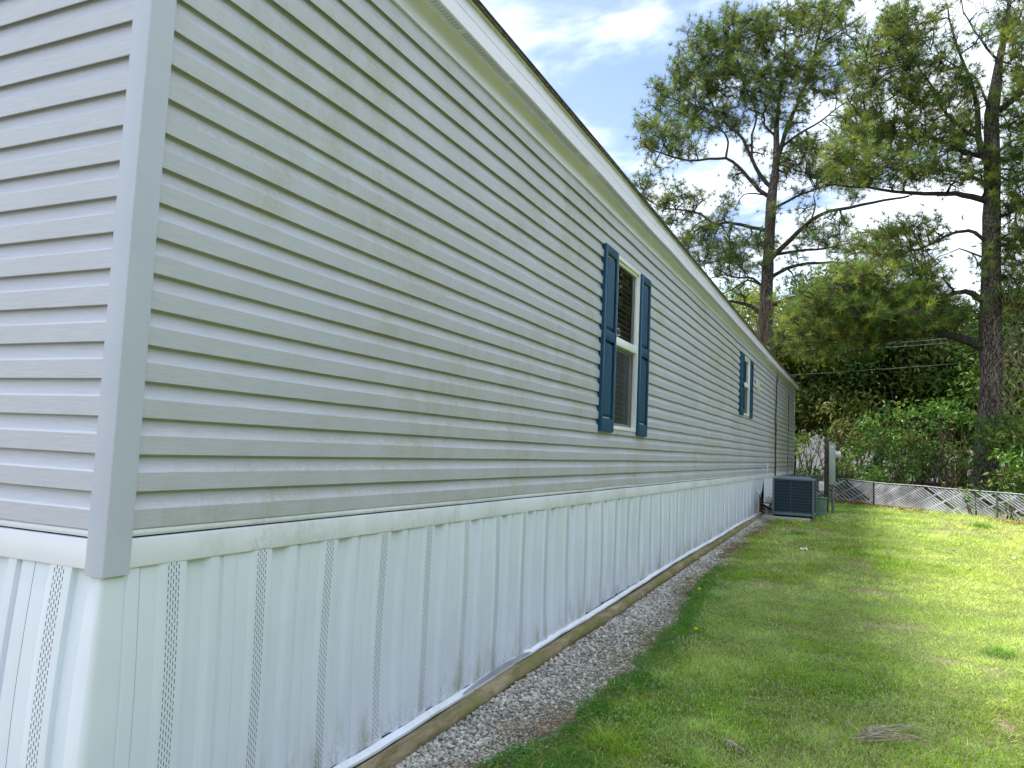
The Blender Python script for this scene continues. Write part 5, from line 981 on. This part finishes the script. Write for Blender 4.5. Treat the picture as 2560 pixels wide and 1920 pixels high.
# broadleaf trees closing the view behind the fence
def bgtree(px_, Y, ztop, w_, zlow, n, cols, lb, seed, size=(.15, .26)):
    x = bx(px_, Y); z = float(ground_z(x, Y)); g2 = np.random.default_rng(seed); r = random.Random(seed); root = empty('background_tree', (x, Y, z), lb, 'tree', 'leafy trees beyond the fence'); m = MB()
    tr = [Vector((x, Y, z-.2)), Vector((x+.1, Y, z+1.2)), Vector((x-.1, Y, z+2.6)), Vector((x, Y, (z+ztop)*.62+.6))]; m.tube(tr, [.20, .16, .13, .07], 9); m.build('trunk', BARK2, root, smooth=True)
    m = MB(); C0 = []
    for i in range(40):
        a = r.uniform(0, 6.28); s = math.sqrt(r.random()); h = r.uniform(zlow, ztop); f = math.sin(min(1, max(.12, (h-zlow+.4)/(ztop-zlow+.4)))*2.5+.4)**.55; c0 = Vector((x+math.cos(a)*s*w_*.5*f, Y+math.sin(a)*s*w_*.4*f, h-(r.random() < .25)*r.uniform(0, 1.0))); C0.append(c0[:])
        if i % 2 == 0: branch_tube(m, tr[r.randint(1, 3)], c0, .05, .012, 5, .12, r, 5)
    m.build('limbs', BARK2, root); C0 = np.array(C0); idx = g2.integers(0, len(C0), n); sub = C0[idx]+g2.normal(size=(n, 3))*np.array([.50, .5, .32]); sub = sub+.12*g2.normal(size=(n, 3))
    cl_ = (np.arange(len(C0)) % len(cols)); cc = np.array(cols)[cl_[idx]]*g2.uniform(.6, 1.4, (n, 1)); V, F, C_ = leafset(sub, g2.uniform(size[0], size[1], n), cc, seed+3)
    o = link('crown', mesh_np('crown', V, F, LEAF, False, colors=C_), root); o['kind'] = 'stuff'
bgtree(1975, 31, 5.6, 4.2, 1.9, 15000, YGR+OLV, 'yellow green leafy tree just above the far roof corner', 401); bgtree(2080, 33, 7.6, 5.0, 1.75, 21000, OLV+YGR+DGR, 'olive tree behind the meter post, below the power lines', 402); bgtree(2190, 31, 6.4, 4.4, 1.75, 20000, DGR+OLV, 'dark dense tree left of centre beyond the fence', 403)
bgtree(2300, 33, 6.6, 4.4, 1.75, 19000, DGR+OLV, 'darkest dense tree at the centre beyond the fence', 404); bgtree(2400, 31, 5.0, 3.6, 1.75, 12000, DGR+GRN, 'green tree just left of the massive pine', 405); bgtree(2540, 30, 7.0, 4.6, 1.4, 18000, OLV+GRN, 'tall vine covered tree at the right edge', 406); bgtree(1880, 36, 8.2, 4.0, 4.0, 9000, YGR, 'pale green tree top showing beside the forked pine trunk', 407)
bgtree(2700, 27, 7.5, 5, .5, 14000, OLV+GRN, 'leafy tree beyond the right end of the fence', 408)

# ------------------------------------------------------------------ fence
A = Vector((-4.5, 25.74)); Bp = Vector((9.5, 13.59)); dirf = (Bp-A).normalized(); Lf = (Bp-A).length; nf = Vector((-dirf.y, dirf.x)); FH = .56
fence = empty('chain_link_fence', (2.2, 19.93, -.73), 'low chain link fence woven with white diagonal laths along the back of the lawn', 'fence')
def fp(s, h, o=0.): p = A+dirf*s+nf*o; return Vector((p.x, p.y, float(ground_z(p.x, p.y))+h))
m = MB(); n = 60; m.tube([fp(Lf*i/n, FH+.004*math.sin(i)) for i in range(n+1)], .017, 8); m.build('top_rail', METAL, fence, smooth=True)
def s_of(px_):    # fence run length under photo column px_
    best = min(np.arange(0, Lf, .02), key=lambda s: abs(((fp(s, 0)-Vector(CAM)).dot(Vector(CR)))/((fp(s, 0)-Vector(CAM)).dot(Vector(CF)))*FOC+1280-px_)); return float(best)
sp1, sp2 = s_of(2185), s_of(2493); step = sp2-sp1
for kq in range(-3, 4):
    s = sp1+step*kq
    if 0 < s < Lf: m = MB(); m.tube([fp(s, -.2), fp(s, FH-.01)], .026, 10); m.tube([fp(s, FH-.012), fp(s, FH+.028)], [.03, .012], 10); m.build('post', METAL if kq else WOODP, fence, smooth=True)
s_a = s_of(1990); rf = random.Random(8)
lathme = {}
def lath(s0, lean_, wd, th=.004, off_=0.):
    h0, h1 = .0, FH-.015+rf.uniform(-.01, .035); ln = (h1-h0); P0 = fp(s0, h0, off_); P1 = fp(s0+lean_*ln, h1, off_); ax = (P1-P0).normalized(); wv = ax.cross(Vector((nf.x, nf.y, 0))).normalized()*wd/2; nv = Vector((nf.x, nf.y, 0))*th/2; V = []
    for p in (P0, P1):
        for a, b in ((-1, -1), (1, -1), (1, 1), (-1, 1)): V.append(p+wv*a+nv*b)
    m = MB(); m.add(V, [(0, 1, 2, 3), (4, 7, 6, 5), (0, 4, 5, 1), (1, 5, 6, 2), (2, 6, 7, 3), (3, 7, 4, 0)]); return m
s = s_a-.5; i = 0
while s < Lf-.5:
    if rf.random() > .025: lath(s+.0, -1.7, .029, off_=-.006).build('lath', LATH, fence)
    s += .17 if s < sp1 else .105; i += 1
s = s_a-.6
while s < Lf-.5: lath(s, 2.0, .042, off_=.004).build('lath', LATH, fence); s += rf.uniform(.48, .62)
m = MB()                                           # the wire mesh itself
s = s_a-1
while s < Lf-.3:
    m.tube([fp(s, .0, .010), fp(s+FH*1.9, FH-.02, .010)], .0024, 3, False); m.tube([fp(s, .0, .013), fp(s-FH*1.9, FH-.02, .013)], .0024, 3, False); s += .12
m.build('wire_mesh', simple('old_wire', (.10, .10, .10), .6), fence)['kind'] = 'stuff'
bush((fp(s_of(2430), 0).x, fp(s_of(2430), 0).y-.15), .62, .5, 170, GRN, 'sprig hanging over the fence in front of the massive pine', 'plant', 501, 'vine_sprig', (.07, .12), 3, low=.7)
bush((fp(s_of(2520), 0).x, fp(s_of(2520), 0).y-.12), .40, .3, 60, GRN, 'small green sprig on the laths near the right edge', 'plant', 502, 'vine_sprig', (.06, .10), 3, low=.4)

# ------------------------------------------------------------------ neighbour, car and lines
nb = empty('neighbour_house', (2.5, 43, -.4), 'white single storey house glimpsed through the shrubs', 'house'); NW = simple('white_siding', (.82, .83, .84), .5, .3, .03, 3); YN = 40.
x0, x1 = -7.0, 14.
m = MB(); m.box((x0, YN, -.6), (x1, YN+5, 2.75)); m.build('wall', NW, nb)
for i in range(14): m = MB(); m.box((x0, YN-.014, .1+i*.18), (x1, YN-.002, .1+i*.18+.165)); m.build('siding_board', NW, nb)
m = MB(); m.prism([(YN-.35, 2.70), (YN+2.5, 3.9), (YN+5.35, 2.70), (YN+5.35, 2.78), (YN+2.5, 4.0), (YN-.35, 2.80)], 'x', x0-.3, x1+.3); m.build('roof', simple('grey_shingle', (.16, .17, .18), .9, .2, .2, 8), nb)
for px_ in (2093, 2330, 2560):
    cx_ = bx(px_, YN); m = MB(); frame_box(m, cx_-.42, cx_+.42, .7, 2.0, 0, 0, .06); m = MB(); m.box((cx_-.45, YN-.05, .75), (cx_+.45, YN-.016, 2.05)); wv = m.build('window', FRAME, nb)
    for zz in (.80, 1.43): m = MB(); m.box((cx_-.39, YN-.056, zz), (cx_+.39, YN-.051, zz+.56)); m.build('pane', simple('dark_pane', (.03, .04, .05), .1, .5), wv)
m = MB(); cx_ = bx(2105, YN); m.box((cx_-.1, YN-.03, -.5), (cx_+.8, YN-.016, .45)); m.build('door', NW, nb)
car = empty('parked_car', (4.2, 34, -.42), 'white car with red tail lamps parked behind the thicket', 'car'); cx_, cy_, cz_ = 4.12, 33.0, -.42
CW = simple('white_car_paint', (.75, .76, .78), .25, .5, .01)
m = MB(); prf = [(-.88, .28), (-.90, .62), (-.86, .86), (-.70, .92), (-.60, 1.38), (.60, 1.38), (.70, .92), (.86, .86), (.90, .62), (.88, .28)]
m.prism([(cx_+a*.95, cz_+b) for a, b in prf], 'y', cy_+.35, cy_+3.6); m.prism([(cx_+a, cz_+b) for a, b in prf if b < .93], 'y', cy_, cy_+4.3); m.build('body', CW, car, bevel=.04)
m = MB(); m.add([(cx_-.52, cy_+.34, cz_+1.30), (cx_+.52, cy_+.34, cz_+1.30), (cx_+.60, cy_+.34, cz_+.97), (cx_-.60, cy_+.34, cz_+.97)], [(0, 1, 2, 3)]); m.build('rear_window', DARK, car)
for sx in (-1, 1):
    m = MB(); m.box((cx_+sx*.70-.13, cy_-.03, cz_+.62), (cx_+sx*.70+.13, cy_+.0, cz_+.80)); m.build('tail_lamp', simple('red_lamp', (.45, .02, .03), .25, .5), car)
    for yy_ in (.7, 3.5): m = MB(); m.tube([(cx_+sx*.90, cy_+yy_, cz_+.31), (cx_+sx*.70, cy_+yy_, cz_+.31)], .31, 18); m.build('wheel', DARK, car)
m = MB(); m.box((cx_-.86, cy_-.06, cz_+.30), (cx_+.86, cy_-.0, cz_+.50)); m.build('bumper', CW, car, bevel=.02)
CAB = simple('pale_cable', (.42, .44, .46), .5)
for i, (a, b, lb) in enumerate((((1880, 858), (2600, 818), 'topmost of the pale cables crossing behind the trees'), ((1880, 882), (2600, 832), 'second pale cable from the top behind the trees'), ((1880, 888), (2600, 846), 'third pale cable, close under the second'), ((1880, 942), (2600, 899), 'lowest pale cable, passing behind the massive pine trunk'))):
    P = Vector(at(*a, 29.5)); Q = Vector(at(*b, 29.5)); d = (Q-P); P = P-d*1.5; Q = Q+d*.9; pts = [P.lerp(Q, t)+Vector((0, 0, -.45*math.sin(math.pi*t)+.43)) for t in np.linspace(0, 1, 25)]; m = MB(); m.tube(pts, .010, 6); tag(m.build('power_cable', CAB, None, smooth=True), lb, 'cable', 'cables strung behind the trees')
    endp = pts[-1]
m = MB(); m.tube([(endp.x, 29.5, -.7), (endp.x, 29.5, 9)], [.15, .11], 12); tag(m.build('utility_pole', WOODP, None, smooth=True), 'wooden utility pole beyond the right end of the cables', 'pole')
# far wood closing the horizon
g_ = np.random.default_rng(90); n = 60000; x = g_.uniform(-70, 110, n); y = g_.uniform(62, 90, n); top = 5.5+4*fbm(x, y*0, .08, 91); z = g_.random(n)**.8*top-.5
V, F, C_ = leafset(np.stack([x, y, z], -1), g_.uniform(.6, 1.2, n), np.array([.05, .09, .025])*g_.uniform(.6, 1.4, (n, 1)), 92); tag(link('far_wood', mesh_np('far_wood', V, F, LEAF, False, colors=C_)), 'distant dark green wood beyond the neighbouring house', kind='stuff')

# unseen woods added around the lot to block low sky light from the walls
g_ = np.random.default_rng(95); n = 16000; x = g_.uniform(14, 20, n); y = g_.uniform(-24, 27, n); top = 6.5+4*fbm(y, x*0, .12, 96); z = g_.random(n)**.9*top-1.2
n2_ = 9000; x2 = g_.uniform(-28, 18, n2_); y2 = g_.uniform(-27, -21, n2_); z2 = g_.random(n2_)**.9*(2.6+1.6*fbm(x2, y2*0, .12, 97))-1.2
V, F, C_ = leafset(np.stack([np.concatenate([x, x2]), np.concatenate([y, y2]), np.concatenate([z, z2])], -1), g_.uniform(.5, 1.0, n+n2_), np.array([.055, .085, .028])*g_.uniform(.5, 1.5, (n+n2_, 1)), 98); tag(link('sky_block_wood', mesh_np('sky_block_wood', V, F, LEAF, False, colors=C_)), 'unseen dark leafy wood added to block low sky light from the walls', kind='stuff')
